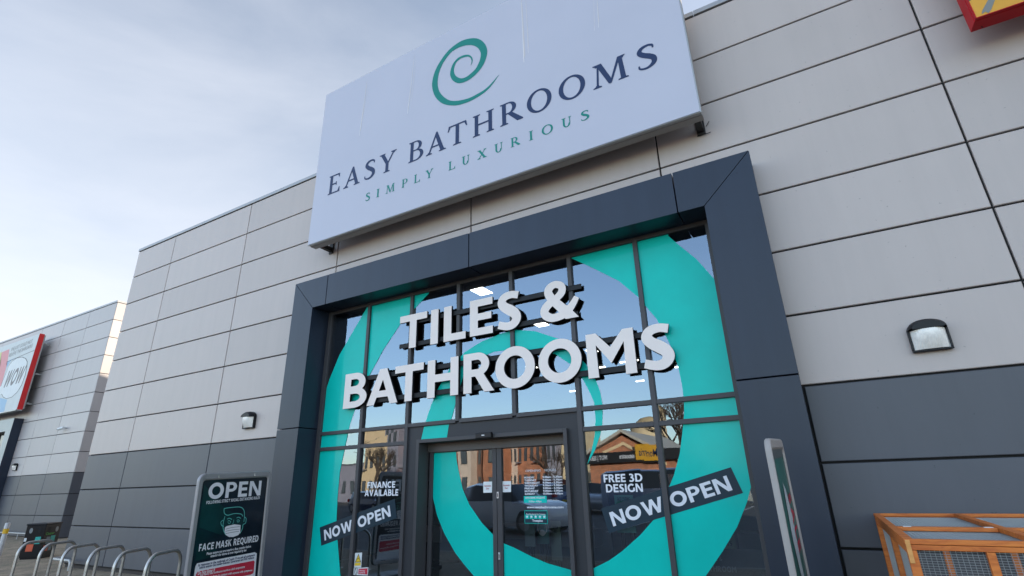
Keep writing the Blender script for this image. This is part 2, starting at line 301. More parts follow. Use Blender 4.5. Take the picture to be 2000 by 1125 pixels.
SANS = {
 'I': (0.25, [R(0, 0, .25, 1)]),
 'T': (1.0, [R(0, .8, 1, 1), R(.375, 0, .625, 1)]),
 'L': (.71, [R(0, 0, .25, 1), R(0, 0, .71, .2)]),
 'E': (.71, [R(0, 0, .25, 1), R(0, 0, .71, .2), R(0, .8, .71, 1), R(0, .41, .67, .6)]),
 'F': (.66, [R(0, 0, .25, 1), R(0, .8, .66, 1), R(0, .38, .61, .57)]),
 'H': (1.0, [R(0, 0, .25, 1), R(.75, 0, 1, 1), R(0, .4, 1, .6)]),
 'N': (.98, [R(0, 0, .22, 1), R(.76, 0, .98, 1), [(0, 1), (.27, 1), (.98, 0), (.71, 0)]]),
 'M': (1.11, [[(0, 0), (.25, 0), (.22, 1), (0, 1)], [(.86, 0), (1.11, 0), (1.11, 1), (.89, 1)], [(0.02, 1), (.24, 1), (.56, .64), (.56, .28), (.1, .9)], [(1.09, 1), (.87, 1), (.56, .64), (.56, .28), (1.01, .9)]]),
 'A': (1.15, [[(0, 0), (.28, 0), (.71, 1), (.44, 1)], [(1.15, 0), (.87, 0), (.44, 1), (.71, 1)], R(.25, .2, .9, .38)]),
 'V': (1.1, [[(0, 1), (.28, 1), (.67, 0), (.43, 0)], [(1.1, 1), (.82, 1), (.43, 0), (.67, 0)]]),
 'W': (1.5, [[(0, 1), (.25, 1), (.55, 0), (.33, 0)], [(.86, 1), (.64, 1), (.33, 0), (.55, 0)], [(.64, 1), (.86, 1), (1.17, 0), (.95, 0)], [(1.5, 1), (1.25, 1), (.95, 0), (1.17, 0)]]),
 'B': (.9, [R(0, 0, .25, 1)] + bowl(0, .44, 1, .42, .40, .25, .18) + bowl(0, 0, .58, .42, .48, .26, .18)),
 'P': (.82, [R(0, 0, .25, 1)] + bowl(0, .38, 1, .42, .40, .25, .18)),
 'R': (.92, [R(0, 0, .25, 1)] + bowl(0, .40, 1, .42, .37, .24, .18) + [[(.33, .45), (.58, .50), (.93, 0), (.63, 0)]]),
 'D': (.98, [R(0, 0, .25, 1)] + bowl(0, 0, 1, .42, .56, .26, .19)),
 'O': (1.1, ring(.55, .5, .55, .51, .30, .285, n=48)),
 'Q': (1.12, ring(.55, .5, .55, .51, .30, .285) + [[(.5, .22), (.75, .25), (1.12, -.16), (.84, -.16)]]),
 'C': (.95, ring(.55, .5, .55, .51, .30, .30, 48, 312)),
 'G': (1.02, ring(.55, .5, .55, .51, .30, .30, 48, 335) + [R(.78, .1, 1.02, .52)]),
 'S': (.69, band([(.62, .855, .19), (.42, .90, .19), (.22, .86, .21), (.135, .73, .24), (.22, .60, .25), (.37, .50, .27), (.51, .39, .26), (.555, .26, .25), (.46, .13, .22), (.28, .095, .20), (.03, .165, .19)])),
 'U': (.95, [R(0, .4, .25, 1), R(.7, .4, .95, 1)] + ring(.475, .42, .475, .43, .225, .22, 180, 360)),
 'K': (.98, [R(0, 0, .25, 1), [(.2, .45), (.42, .62), (.92, 1), (.62, 1)], [(.25, .55), (.48, .62), (.98, 0), (.67, 0)]]),
 'Y': (1.0, [R(.375, 0, .625, .5), [(0, 1), (.28, 1), (.62, .42), (.4, .36)], [(1, 1), (.72, 1), (.38, .42), (.6, .36)]]),
 '3': (.68, band([(.04, .88, .18), (.28, .91, .18), (.48, .78, .22), (.40, .6, .2), (.2, .53, .15)]) + band([(.2, .53, .15), (.42, .48, .2), (.55, .29, .25), (.42, .11, .2), (.22, .09, .18), (.0, .14, .18)])),
 '&': (.98, band([(.98, .50, .14), (.86, .33, .18), (.70, .17, .20), (.52, .10, .20), (.30, .09, .20), (.14, .19, .22), (.12, .32, .22), (.24, .45, .22), (.46, .57, .19), (.60, .70, .20), (.60, .85, .19), (.44, .93, .18), (.29, .87, .21), (.24, .74, .22), (.34, .56, .22), (.58, .29, .24), (.72, .14, .26)]) + [[(.50, .25), (.72, .34), (1.0, 0), (.66, 0)]]),
}
def sf(x0, x1, y, up, h=.055):    # a thin slab serif with a bracket toward the stem
    c = (x0 + x1) / 2; w_ = (x1 - x0) / 2; d = h if up else -h
    return [[(x0, y), (x1, y), (x1 - .01, y + d * .8), (c + w_ * .45, y + d * 1.3), (c + w_ * .3, y + d * 2.2), (c - w_ * .3, y + d * 2.2), (c - w_ * .45, y + d * 1.3), (x0 + .01, y + d * .8)]]
def stem(x, w_=.17, y0=0, y1=1, e=.09): return [R(x, y0, x + w_, y1)] + sf(x - e, x + w_ + e, y0, True) + sf(x - e, x + w_ + e, y1, False)
SERIF = {
 'E': (.78, stem(.1) + [R(.1, 0, .70, .065), R(.1, .935, .66, 1), R(.2, .47, .54, .54), [(.62, 0), (.78, 0), (.78, .25), (.73, .25), (.66, .065)], [(.60, 1), (.72, 1), (.72, .80), (.67, .80), (.62, .935)], R(.50, .41, .55, .60)]),
 'A': (1.03, [[(.10, 0), (.19, 0), (.55, .93), (.50, 1.02)], [(.50, 1.02), (.57, 1.02), (.95, 0), (.76, 0), (.44, .88)], R(.26, .30, .74, .37)] + sf(.0, .32, 0, True) + sf(.66, 1.03, 0, True)),
 'S': (.68, band([(.58, .78, .05), (.56, .90, .08), (.40, .955, .09), (.20, .90, .13), (.125, .75, .17), (.25, .60, .19), (.42, .49, .20), (.555, .36, .19), (.56, .20, .17), (.42, .07, .11), (.24, .04, .08), (.08, .10, .07), (.06, .22, .05)])),
 'Y': (.92, [R(.38, 0, .55, .48), [(.04, 1), (.25, 1), (.56, .46), (.39, .42)], [(.80, 1), (.89, 1), (.55, .44), (.48, .48)]] + sf(.28, .65, 0, True) + sf(-.02, .34, 1, False) + sf(.66, .99, 1, False)),
 'B': (.82, stem(.1) + bowl(.2, .50, 1, .40, .32, .17, .06) + bowl(.2, 0, .56, .42, .40, .18, .06)),
 'P': (.78, stem(.1) + bowl(.2, .42, 1, .40, .36, .17, .06)),
 'R': (.98, stem(.1) + bowl(.2, .45, 1, .38, .33, .17, .06) + [[(.38, .50), (.52, .50), (.98, .05), (.98, 0), (.74, 0), (.34, .46)]]),
 'T': (.94, [R(.385, 0, .555, 1), R(.05, .93, .89, 1), [(0, .74), (.05, .74), (.14, .93), (.05, 1)], [(.94, .74), (.89, .74), (.80, .93), (.89, 1)]] + sf(.27, .67, 0, True)),
 'H': (1.02, stem(.1) + stem(.75) + [R(.2, .48, .8, .555)]),
 'O': (1.03, ring(.515, .5, .515, .52, .335, .44, n=48, sh=-.06)),
 'M': (1.26, [[(.12, 0), (.20, 0), (.27, 1), (.2, 1)], [(1.0, 0), (1.18, 0), (1.10, 1), (.95, 1)], [(.16, 1), (.36, 1), (.68, .18), (.62, 0), (.56, .03)], [(.95, 1), (1.06, 1), (.66, 0), (.60, .05)]] + sf(.0, .32, 0, True) + sf(.90, 1.27, 0, True) + sf(.04, .32, 1, False) + sf(1.0, 1.22, 1, False)),
 'L': (.78, stem(.1) + [R(.1, 0, .70, .065), [(.62, 0), (.78, 0), (.78, .27), (.73, .27), (.66, .065)]]),
 'I': (.40, stem(.12, .17)),
 'U': (1.0, [R(.15, .35, .32, 1), R(.74, .35, .81, 1)] + ring(.48, .36, .33, .38, .165, .30, 180, 360) + sf(.04, .43, 1, False) + sf(.64, .93, 1, False)),
 'X': (.95, [[(.08, 1), (.30, 1), (.90, 0), (.67, 0)], [(.76, 1), (.85, 1), (.20, 0), (.10, 0)]] + sf(.0, .36, 1, False) + sf(.66, .95, 1, False) + sf(.0, .34, 0, True) + sf(.6, .97, 0, True)),
}
def union(polys, clip=None, eps=1e-5):
    vs = []; fs = []
    def addp(p):
        a = 0.0
        for i in range(len(p)): a += p[i][0] * p[(i + 1) % len(p)][1] - p[(i + 1) % len(p)][0] * p[i][1]
        if abs(a) < 1e-9: return False
        q = p if a > 0 else p[::-1]; n = len(vs); vs.extend(Vector((x, y)) for x, y in q); fs.append(list(range(n, n + len(q)))); return True
    ns = 0
    for p in polys:
        if addp(p): ns += 1
    if clip:
        for p in clip: addp(p)
    ov, oe, of, _, _, off = delaunay_2d_cdt(vs, [], fs, 0, eps)
    tris = []
    for f, orig in zip(of, off):
        if any(i < ns for i in orig) and (not clip or any(i >= ns for i in orig)): tris.append(tuple(f))
    used = sorted({i for t in tris for i in t}); mp_ = {o: n for n, o in enumerate(used)}
    return [tuple(ov[i]) for i in used], [tuple(mp_[i] for i in t) for t in tris]
def glyph(font, ch, x, y, h, wd=None):
    gw, P = font[ch]; sx = h if wd is None else wd / gw
    vs, ts = union(P); return [(x + a * sx, y + b * h) for a, b in vs], ts, gw * sx
def flat(mb, vs, ts, f): return mb.add([f(a, b) for a, b in vs], ts)
def solid(mb, vs, ts, ff, fb, m0=0, m1=1):
    n = len(vs); mb.cm = m0; k = len(mb.v); mb.add([ff(a, b) for a, b in vs], ts)
    cnt = {}
    for t in ts:
        for i in range(len(t)):
            a, b = t[i], t[(i + 1) % len(t)]; cnt[(a, b)] = 1
    mb.cm = m1; base = len(mb.v); mb.v += [fb(a, b) for a, b in vs]
    for t in ts: mb.f.append(tuple(base + i for i in reversed(t))); mb.mi.append(m1)
    for (a, b) in cnt:
        if (b, a) not in cnt: mb.f.append((k + b, k + a, base + a, base + b)); mb.mi.append(m1)
    mb.cm = 0
def line(font, text, x0, x1, y, h, gap=.16, space=.45, slant=0.0):   # set a line of glyphs between x0 and x1
    gw = 0; 
    for c in text: gw += (space if c == ' ' else font[c][0] + gap)
    s = (x1 - x0) / (gw - gap); x = x0; V = []; T = []
    for c in text:
        if c == ' ': x += space * s; continue
        vs, ts = union(font[c][1]); n = len(V)
        V += [(x + a * s + slant * b * h, y + b * h) for a, b in vs]; T += [tuple(i + n for i in t) for t in ts]
        x += (font[c][0] + gap) * s
    return V, T
def inter(text, x0, x1, y, h, bold=0.02):          # small print in the built-in font
    cu = bpy.data.curves.new('txt', 'FONT'); cu.body = text; cu.size = 1; cu.offset = bold; cu.resolution_u = 2
    o = bpy.data.objects.new('txt', cu); me = o.to_mesh(); V = [(v.co.x, v.co.y) for v in me.vertices]; T = [tuple(p.vertices) for p in me.polygons]
    o.to_mesh_clear(); bpy.data.objects.remove(o); bpy.data.curves.remove(cu)
    if not V: return [], []
    a = min(v[0] for v in V); b = max(v[0] for v in V); sx = (x1 - x0) / (b - a) if x1 is not None else h / .73; sy = h / .73
    return [(x0 + (v[0] - a) * sx, y + v[1] * sy) for v in V], T

# ================================================================ ground
mbg = MB(); mbg.add([(-500, -500, G0 - .11), (500, -500, G0 - .11), (500, 500, G0 - .11), (-500, 500, G0 - .11)], [(0, 1, 2, 3)])
M_asph = mat('asphalt', (0.10, 0.096, 0.092), 0.85, 0, 0.25, 1.2, 0.6, 90)
tagit(mbg.build('car_park', M_asph), kind='structure')
M_pave = brick_mat('block_paving', (0.34, 0.255, 0.175), (0.27, 0.21, 0.145), (0.07, 0.07, 0.04), 4.0, 0.8, 0.4, 0.9, 0.75, flat=True, ms=0.03)
mb = MB(); mb.box((-90, -5.6, G0 - .3), (40, 60, G0)); tagit(mb.build('pavement', M_pave), kind='structure')
mb = MB()
for i in range(60): mb.box((-90 + i * 2.17, -5.8, G0 - .3), (-90 + i * 2.17 + 2.15, -5.603, G0 + .004))
tagit(mb.build('kerb', M_concr, bev=.01), kind='structure')
mb = MB()
for r_, (ya, yb) in enumerate(((-14, -20.5), (-29, -35.5))):
    for i in range(22): mb.add([(-50 + i * 3.2, ya, G0 - .105), (-50 + i * 3.2 + .13, ya, G0 - .105), (-50 + i * 3.2 + .13, yb, G0 - .105), (-50 + i * 3.2, yb, G0 - .105)], [(0, 1, 2, 3)])
tagit(mb.build('parking_lines', mat('road_paint', (0.55, 0.55, 0.52), .8, 0, .2)), kind='structure')

# ================================================================ cladding helper
XV = [-19.9462, -17.5888, -13.548, -9.545, -5.52, -1.489, 2.5233, 6.545, 10.56, 14.58]
GAP = 0.0145
def panel(mb, x0, x1, z0, z1, Y, tilt=.0016, ax='x', d=.055, X=0):
    c = .008; g = GAP
    x0 += g; x1 -= g; z0 += g; z1 -= g
    o = [(x0, z0), (x1, z0), (x1, z1), (x0, z1)]; i_ = [(x0 + c, z0 + c), (x1 - c, z0 + c), (x1 - c, z1 - c), (x0 + c, z1 - c)]
    tl = [random.uniform(0, tilt) for _ in range(4)]
    if ax == 'x': f = lambda p, y: (p[0], Y + y, p[1])
    elif ax == 'y': f = lambda p, y: (X + y, p[0], p[1])
    else: f = lambda p, y: (X - y, p[0], p[1])
    vs = [f(p, tl[k]) for k, p in enumerate(i_)] + [f(p, c) for p in o] + [f(p, d) for p in o]
    mb.add(vs, [(0, 1, 2, 3)] + [(4 + k, 4 + (k + 1) % 4, (k + 1) % 4, k) for k in range(4)] + [(8 + k, 8 + (k + 1) % 4, 4 + (k + 1) % 4, 4 + k) for k in range(4)])

shop = thing('retail_building', (-5.2, 3, G0), 'bathroom showroom clad in pale grey panels over dark grey, with a deep navy entrance portal', 'building')
PX0, PX1, PIX0, PIX1, PZT, PZI, PY = -10.395, -0.054, -9.69, -0.824, 3.567, 2.83, -0.45
ml, md, mdr = MB(), MB(), MB()
for r_ in range(7):
    for i in range(len(XV) - 1):
        a, b = XV[i], XV[i + 1]
        if r_ < 3:
            if b <= -10.0 or a >= -.4: segs = [(a, b)]
            elif a < -10.0 < b: segs = [(a, -10.0)]
            elif a < -.4 < b: segs = [(-.4, b)]
            else: segs = []
        else: segs = [(a, b)]
        for s0, s1 in segs: panel(ml, s0, s1, r_, r_ + 1, 0)
for r_ in range(3):
    for i in range(len(XV) - 1):
        a, b = XV[i], XV[i + 1]
        if b <= -10.0 or a >= -.02: segs = [(a, b)]
        elif a < -10.0 < b: segs = [(a, -10.0)]
        elif a < -.02 < b: segs = [(-.037, b)]
        else: segs = []
        for s0, s1 in segs: panel(md if s1 < -5 else mdr, s0, s1, -r_ - 1, -r_, 0)
# left gable end of the shop (turned away from the camera)
for r_ in range(10):
    for k in range(8): panel(ml if r_ >= 3 else md, .06 + k * 4.0, .06 + k * 4.0 + 4.0, r_ - 3, r_ - 2, 0, ax='y', X=-19.9462 + .0)
ml.build('light_cladding', M_light, shop); md.build('dark_cladding', M_dark, shop, label='dark grey lower cladding left of the portal'); mdr.build('dark_cladding', M_dark, shop, label='dark grey lower cladding right of the portal')
mb = MB()
mb.box((-19.88, .045, -3.02), (-9.86, .30, 7.0)); mb.box((-.66, .045, -3.02), (14.6, .30, 7.0)); mb.box((-9.86, .045, 2.9), (-.66, .30, 7.0))
mb.box((-19.88, .3, -3.02), (-19.6, 32, 7.0)); mb.box((14.4, .3, -3.02), (14.6, 32, 7.0)); mb.box((-19.6, 31.8, -3.02), (14.4, 32, 7.0))
mb.build('wall', M_joint, shop)
for xa_, xb_ in ((-19.84, -9.9), (-.6, 14.5)):
    mb = MB(); mb.box((xa_, .06, G0 - .02), (xb_, .28, -3.021)); mb.build('plinth', mat('plinth_brick', (.06, .05, .045), .9), shop)
mb = MB()
for i in range(9):
    x0 = -19.965 + i * 3.9; mb.box((x0, -.02, 7.015), (min(x0 + 3.892, 14.6), .34, 7.115))
mb.box((-19.965, .345, 7.015), (-19.6, 32, 7.115))
mb.build('coping', mat('coping_grey', (.33, .33, .34), .42, .2, .04), shop, bev=.006)
mb = MB(); mb.add([(-19.7, .4, 6.9), (14.5, .4, 6.9), (14.5, 17, 10.7), (-19.7, 17, 10.7), (14.5, 32, 6.9), (-19.7, 32, 6.9)], [(0, 1, 2, 3), (3, 2, 4, 5), (0, 3, 5), (1, 4, 2)])  # unseen pitch, ridge raised so its shadow covers the lower far end wall
mb.build('roof', mat('roof_sheet', (.25, .26, .28), .5), shop)

# portal: mitred front panels with open joints
pt = MB(); g = .010
def pp(pts): pt.prism(pts, PY, -.005)
JZ = .096; JX = [-9.262, -5.264, -1.233]
mit = .006
pp([(PX0, -2.99), (PIX0, -2.99), (PIX0, JZ - g), (PX0, JZ - g)])
pp([(PX0, JZ + g), (PIX0, JZ + g), (PIX0, PZI - mit), (PX0, PZT - mit)])
pp([(PX0 + mit, PZT), (PIX0 + mit, PZI), (JX[0] - g, PZI), (JX[0] - g, PZT)])
pp([(JX[0] + g, PZI), (JX[1] - g, PZI), (JX[1] - g, PZT), (JX[0] + g, PZT)])
pp([(JX[1] + g, PZI), (JX[2] - g, PZI), (JX[2] - g, PZT), (JX[1] + g, PZT)])
pp([(JX[2] + g, PZI), (PIX1 - mit, PZI), (PX1 - mit, PZT), (JX[2] + g, PZT)])
pp([(PIX1, JZ + g), (PX1, JZ + g), (PX1, PZT - mit), (PIX1, PZI - mit)])
pp([(PIX1, -2.99), (PX1, -2.99), (PX1, JZ - g), (PIX1, JZ - g)])
pt.build('entrance_portal', M_navy, shop, bev=.003, label='navy metal surround round the shop front')
mb = MB()
mb.box((PIX0 - .14, -.004, -2.99), (PIX0 - .0, .16, JZ - g)); mb.box((PIX0 - .14, -.004, JZ + g), (PIX0, .16, PZI)); mb.box((PIX1, -.004, -2.99), (PIX1 + .14, .16, PZI)); mb.box((PIX0, -.004, PZI), (PIX1, .16, PZI + .12))
mb.build('reveal_lining', M_navy, shop)
# ---- curtain wall
MX = [-9.625, -8.362, -7.102, -5.862, -4.617, -3.372, -2.112, -.868]
cw = MB(); YF, YB = .045, .20; hw = .040
for i, x in enumerate(MX):
    e = .06 if i in (0, 7) else hw
    zb = -.02 if i in (3, 4) else -3.0
    cw.box((x - e, YF, zb), (x + e, YB, 2.83))
cw_o = cw.build('curtain_wall', M_frame, shop, bev=.004, label='dark grey aluminium mullions')
e = .037; Y2 = YF + .004
def trn(a, b):
    q = MB(); q.box(a, b); q.build('transom', M_frame, cw_o, bev=.004)
for i in range(7):
    x0, x1 = MX[i] + .041, MX[i + 1] - .041
    trn((x0, Y2, 2.755), (x1, YB, 2.83)); trn((x0, Y2, -.015 - e), (x1, YB, -.015 + e))
    if i in (0, 1, 5, 6): trn((x0, Y2, -.345 - e), (x1, YB, -.345 + e)); trn((x0, Y2, -3.0), (x1, YB, -2.9))
for i in range(7):
    x0, x1 = MX[i] + .03, MX[i + 1] - .03
    def pane(z0, z1):
        q = MB(); q.flat = True; dy = [random.uniform(-.0022, .0022) for _ in range(4)]
        q.add([(x0, GY + dy[0], z0), (x1, GY + dy[1], z0), (x1, GY + dy[2], z1), (x0, GY + dy[3], z1)], [(0, 1, 2, 3)]); q.build('window_pane', G_glass, cw_o)
    pane(.0, 2.78)
    if i in (0, 1, 5, 6): pane(-.33, -.03); pane(-2.92, -.36)
# dark panelling round the door
DX0, DX1, DZ = -6.80, -3.605, -.305
mb = MB(); mb.box((MX[2] + .03, .09, -3.0), (DX0 + .02, .15, -.03)); mb.box((DX1 - .02, .09, -3.0), (MX[5] - .03, .15, -.03)); mb.box((DX0 + .02, .09, DZ - .02), (DX1 - .02, .15, -.03))
mb.build('door_surround', M_panelg, shop)
fr = MB(); fw = .068
fr.box((DX0, .012, -3.0), (DX0 + fw, .33, DZ)); fr.box((DX1 - fw, .012, -3.0), (DX1, .33, DZ)); fr.box((DX0 + fw, .014, DZ - fw), (DX1 - fw, .33, DZ))
dr = fr.build('door_frame', M_frame, shop, bev=.005)
mb = MB(); mb.box((DX0 + fw, .30, DZ - .40 + .17), (DX1 - fw, .40, DZ - fw - .002)); mb.build('header_box', mat('header_bronze', (.075, .066, .062), .45), dr)
YD = .34; DG = .38
def leaf(x0, x1, gl, gr):
    b = MB(); b.box((x0, YD, -3.02), (gl, YD + .08, -.49)); b.box((gr, YD, -3.02), (x1, YD + .08, -.49)); b.box((gl, YD, -.55), (gr, YD + .08, -.49)); b.box((gl, YD, -3.02), (gr, YD + .08, -2.90))
    o = b.build('sliding_door', M_frame, shop, bev=.004)
    q = MB(); q.flat = True; q.add([(gl, DG, -2.9), (gr, DG, -2.9), (gr, DG + .001, -.55), (gl, DG + .001, -.55)], [(0, 1, 2, 3)]); q.build('door_glass', G_glass, o); return o
ld = leaf(-6.72, -5.185, -6.638, -5.272); rd = leaf(-5.175, -3.70, -5.075, -3.80)
for (u, v) in ((972.5, 967), (975.5, 1086)):
    q = onY(u, v, YD); b = MB(); b.box((q.x - .02, YD - .012, q.z - .055), (q.x + .02, YD, q.z + .055)); k = b.build('door_lock', mat('lock_silver', (.6, .6, .6), .3, .6), ld, bev=.004)
    b = MB(); b.box((q.x - .007, YD - .014, q.z - .03), (q.x + .007, YD - .011, q.z + .03)); b.build('key_slot', M_black, k)
a_ = onY(932, 854, .01); b_ = onY(963, 851, .01)
b = MB(); b.box((a_.x, -.06, DZ - .075), (b_.x, .012, DZ + .028)); sn = b.build('door_sensor', M_black, dr, bev=.012, label='black motion sensor above the sliding doors')
b = MB(); b.box(((a_.x + b_.x) / 2 - .03, -.063, DZ - .03), ((a_.x + b_.x) / 2 + .03, -.0605, DZ - .012)); b.build('sensor_badge', M_paper, sn)

# ---- turquoise swirl on the glass
def bays(kind):
    out = []
    for i in range(7):
        x0, x1 = MX[i] + .035, MX[i + 1] - .035
        out.append(R(x0, .01, x1, 2.765))
        if i in (0, 1, 5, 6): out.append(R(x0, -.32, x1, -.045)); out.append(R(x0, -2.92, x1, -.37))
    out.append(R(MX[2] + .05, -.322, MX[5] - .05, -.062))
    return out
A_ = xz([(845, 560), (837, 574), (783, 632), (749, 683), (723, 731), (700, 781), (684, 828), (674.5, 871), (664, 923), (659.6, 972), (657.7, 1015), (659.6, 1056), (665, 1121), (672, 1150), (560, 1150), (600, 830), (620, 800), (637, 762), (644.6, 739), (663, 694), (689, 649), (715, 604), (722, 590)], GY)
Bq = xz([(1110, 502), (1100, 490), (1310, 440), (1305, 460.5), (1325, 478), (1360, 506), (1397, 547), (1425, 600), (1450, 680), (1466, 760), (1474, 850), (1469, 943), (1459, 981), (1440, 1029), (1412, 1076), (1380, 1123), (1340, 1170), (1260, 1230), (1100, 1230), (1122, 1120), (1159, 1110), (1191, 1094), (1217, 1075), (1250, 1045.5), (1276, 1016), (1300, 968), (1316, 929), (1327.7, 886.5), (1333, 844), (1336.5, 805), (1335.5, 778), (1332, 751), (1325, 718), (1313, 682), (1300, 655), (1282.5, 623), (1246, 580), (1209, 549), (1152, 520.6)], GY)
Cq = xz([(820, 868), (824, 856), (828, 838), (835, 813), (842.5, 791), (857, 757), (880, 718), (908, 688), (939.5, 668), (980.6, 651), (1008.6, 644.5), (1045, 647), (1090, 661.6), (1119, 682), (1145, 712), (1164, 743), (1172, 764), (1177.4, 792.4), (1176.5, 831), (1172, 851), (1162, 880), (1147, 908), (1155.7, 880), (1161.5, 851), (1163.5, 818.4), (1160.6, 786), (1149, 760), (1137, 738), (1115, 712), (1085, 692), (1050, 684), (1005, 682), (965, 687), (930, 702), (905, 735), (893, 776), (883.5, 813), (877, 832), (873, 860), (872, 868)], GY)
for bay in bays(0):
    for shp in (A_, Bq, Cq):
        vs, ts = union([shp], [bay])
        if not ts: continue
        mb = MB(); mb.flat = True; flat(mb, vs, ts, lambda a, b: (a, (GY - .0055) if not (MX[2] < a < MX[5] and b < -.02) else .087, b)); mb.build('swirl_graphic', M_teal, cw_o)
Dq = xz([(840, 850), (891, 855), (891, 878), (892, 898.6), (896, 920), (904, 955.5), (916.6, 985), (941, 1020.6), (961, 1042), (981.6, 1060), (1003, 1069), (1038.5, 1087), (1071, 1100.6), (1111.7, 1112), (1125, 1116), (1130, 1160), (1080, 1230), (1010, 1200), (950, 1150), (926, 1125), (908.4, 1104.6), (889.5, 1080), (868, 1042), (854, 1007), (846.6, 974.5), (838, 930)], DG)
for lf, cx0, cx1 in ((ld, -6.638, -5.272), (rd, -5.075, -3.80)):
    vs, ts = union([Dq], [R(cx0, -2.9, cx1, -.55)]); mb = MB(); mb.flat = True; flat(mb, vs, ts, lambda a, b: (a, DG - .004, b)); mb.build('swirl_graphic', M_teal, lf)

# ---- banners and notices on the glass
def quadY(name, px, Y, mt, parent, label=None):
    p = xz(px, Y); mb = MB(); mb.flat = True; mb.add([(x, Y, z) for x, z in p], [tuple(range(len(p)))]); return mb.build(name, mt, parent, label=label)
def skew_text(font, text, o, ux, uy, wd, h, Y, mt, parent, name='lettering', gap=.16, space=.45):
    V, T = line(font, text, 0, wd, 0, h, gap, space); mb = MB(); mb.flat = True
    flat(mb, V, T, lambda a, b: (o[0] + ux[0] * a + uy[0] * b, Y, o[1] + ux[1] * a + uy[1] * b)); return mb.build(name, mt, parent)
for bx, tx, lab in (([(-9.355, -1.904), (-9.259, -2.245), (-7.270, -1.713), (-7.346, -1.369)], None, 'NOW OPEN banner left of the doors'),
                    ([(-3.135, -1.547), (-3.041, -1.896), (-1.045, -1.352), (-1.149, -1.012)], None, 'NOW OPEN banner right of the doors')):
    bos = []
    for (c0, c1) in ([(MX[0] + .05, MX[1] - .04), (MX[1] + .04, MX[2] - .04)] if bx[0][0] < -5 else [(MX[5] + .04, MX[6] - .04), (MX[6] + .04, MX[7] - .04)]):
        vs, ts = union([bx], [R(c0, -3, c1, -.4)]); mb = MB(); mb.flat = True; flat(mb, vs, ts, lambda a, b: (a, GY - .008, b)); bos.append(mb.build('now_open_banner', M_banner, cw_o, label=lab))
    ux = Vector((bx[2][0] - bx[1][0], bx[2][1] - bx[1][1])); wl = ux.length; ux.normalize(); uy = Vector((bx[0][0] - bx[1][0], bx[0][1] - bx[1][1])); hl = uy.length; uy.normalize()
    uyy = Vector((-ux.y, ux.x))
    for word, a, b in ((('NOW', .055, .440), ('OPEN', .515, .935)) if bx[0][0] < -5 else (('NOW', .05, .462), ('OPEN', .517, .945))):
        o_ = (bx[1][0] + ux.x * wl * a + uy.x * hl * .20, bx[1][1] + ux.y * wl * a + uy.y * hl * .20)
        wd = wl * (b - a)
        V, T = line(SANS, word, 0, wd, 0, .20, .12); mb = MB(); mb.flat = True
        flat(mb, V, T, lambda p, q: (o_[0] + ux.x * p + uyy.x * q, GY - .012, o_[1] + ux.y * p + uyy.y * q)); mb.build('lettering', M_wv, bos[0 if word == 'NOW' else 1])
for word, x0, x1, z, h in (('FINANCE', -8.09, -7.355, -1.168, .118), ('AVAILABLE', -8.15, -7.27, -1.315, .118), ('FREE', -3.055, -2.70, -1.172, .118), ('3D', -2.64, -2.435, -1.172, .118), ('DESIGN', -3.03, -2.445, -1.317, .118)):
    V, T = line(SANS, word, x0, x1, z, h, .13); mb = MB(); mb.flat = True; flat(mb, V, T, lambda a, b: (a, GY - .006, b)); mb.build('window_lettering', M_wv, cw_o, label='white window words ' + word)
def textY(text, x0, x1, z, h, Y, mt, parent, bold=.02, name='print', sh=0.0):
    V, T = inter(text, x0, x1, z, h, bold); mb = MB(); mb.flat = True; flat(mb, V, T, lambda a, b: (a, Y, b + sh * (a - x0))); return mb.build(name, mt, parent)
# paper notices on both door leaves
for lf, px in ((ld, [(944, 941), (961, 940.5), (961, 962), (944, 962.5)]), (rd, [(980.5, 940), (998, 939.5), (998, 961), (980.5, 961.5)])):
    n_ = quadY('paper_notice', px, DG - .007, M_paper, lf); p = xz(px, DG - .009)
    for t_, f in (('Automatic', .55), ('Door', .30)):
        z = p[3][1] + (p[0][1] - p[3][1]) * f; x0, x1 = p[3][0] + .02, p[2][0] - .02
        if t_ == 'Door': x0 += .04; x1 -= .04
        textY(t_, x0, x1, z, .032, DG - .009, mat('print_red', (.35, .03, .04), .6), n_)
# opening hours on the right leaf
oh = MB(); oh.flat = True
c0 = onY(1022, 930, DG); 
rows_ = ['MONDAY', 'TUESDAY', 'WEDNESDAY', 'THURSDAY', 'FRIDAY', 'SATURDAY', 'SUNDAY']; times = ['9.00am - 5.30pm'] * 5 + ['9.00am - 5.00pm', '10.00am - 4.00pm']
def hz_(v): return onY(1030, v, DG).z
V, T = line(SERIF, 'EASY', onY(1024, 922, DG).x, onY(1036, 922, DG).x, hz_(923), .04) if False else ([], [])
for i in range(7):
    z = hz_(934.5 + i * 5.3); xa, xb = -4.63, -4.63 + .034 * len(rows_[i]); V, T = inter(rows_[i], xa, xb, z, .030, .04); flat(oh, V, T, lambda a, b: (a, DG - .006, b))
    V, T = inter(times[i], -4.27, -3.90, z, .030, .04); flat(oh, V, T, lambda a, b: (a, DG - .006, b))
V, T = inter('OPENING', -4.60, -4.30, hz_(922), .040, .0); flat(oh, V, T, lambda a, b: (a, DG - .006, b))
V, T = inter('HOURS', -4.22, -4.00, hz_(922), .040, .0); flat(oh, V, T, lambda a, b: (a, DG - .006, b))
V, T = inter('www.easybathrooms.com', -4.60, -3.90, hz_(992.5), .034, .05); flat(oh, V, T, lambda a, b: (a, DG - .006, b))
oh.build('opening_hours', M_wv, rd, label='white opening hours lettering')
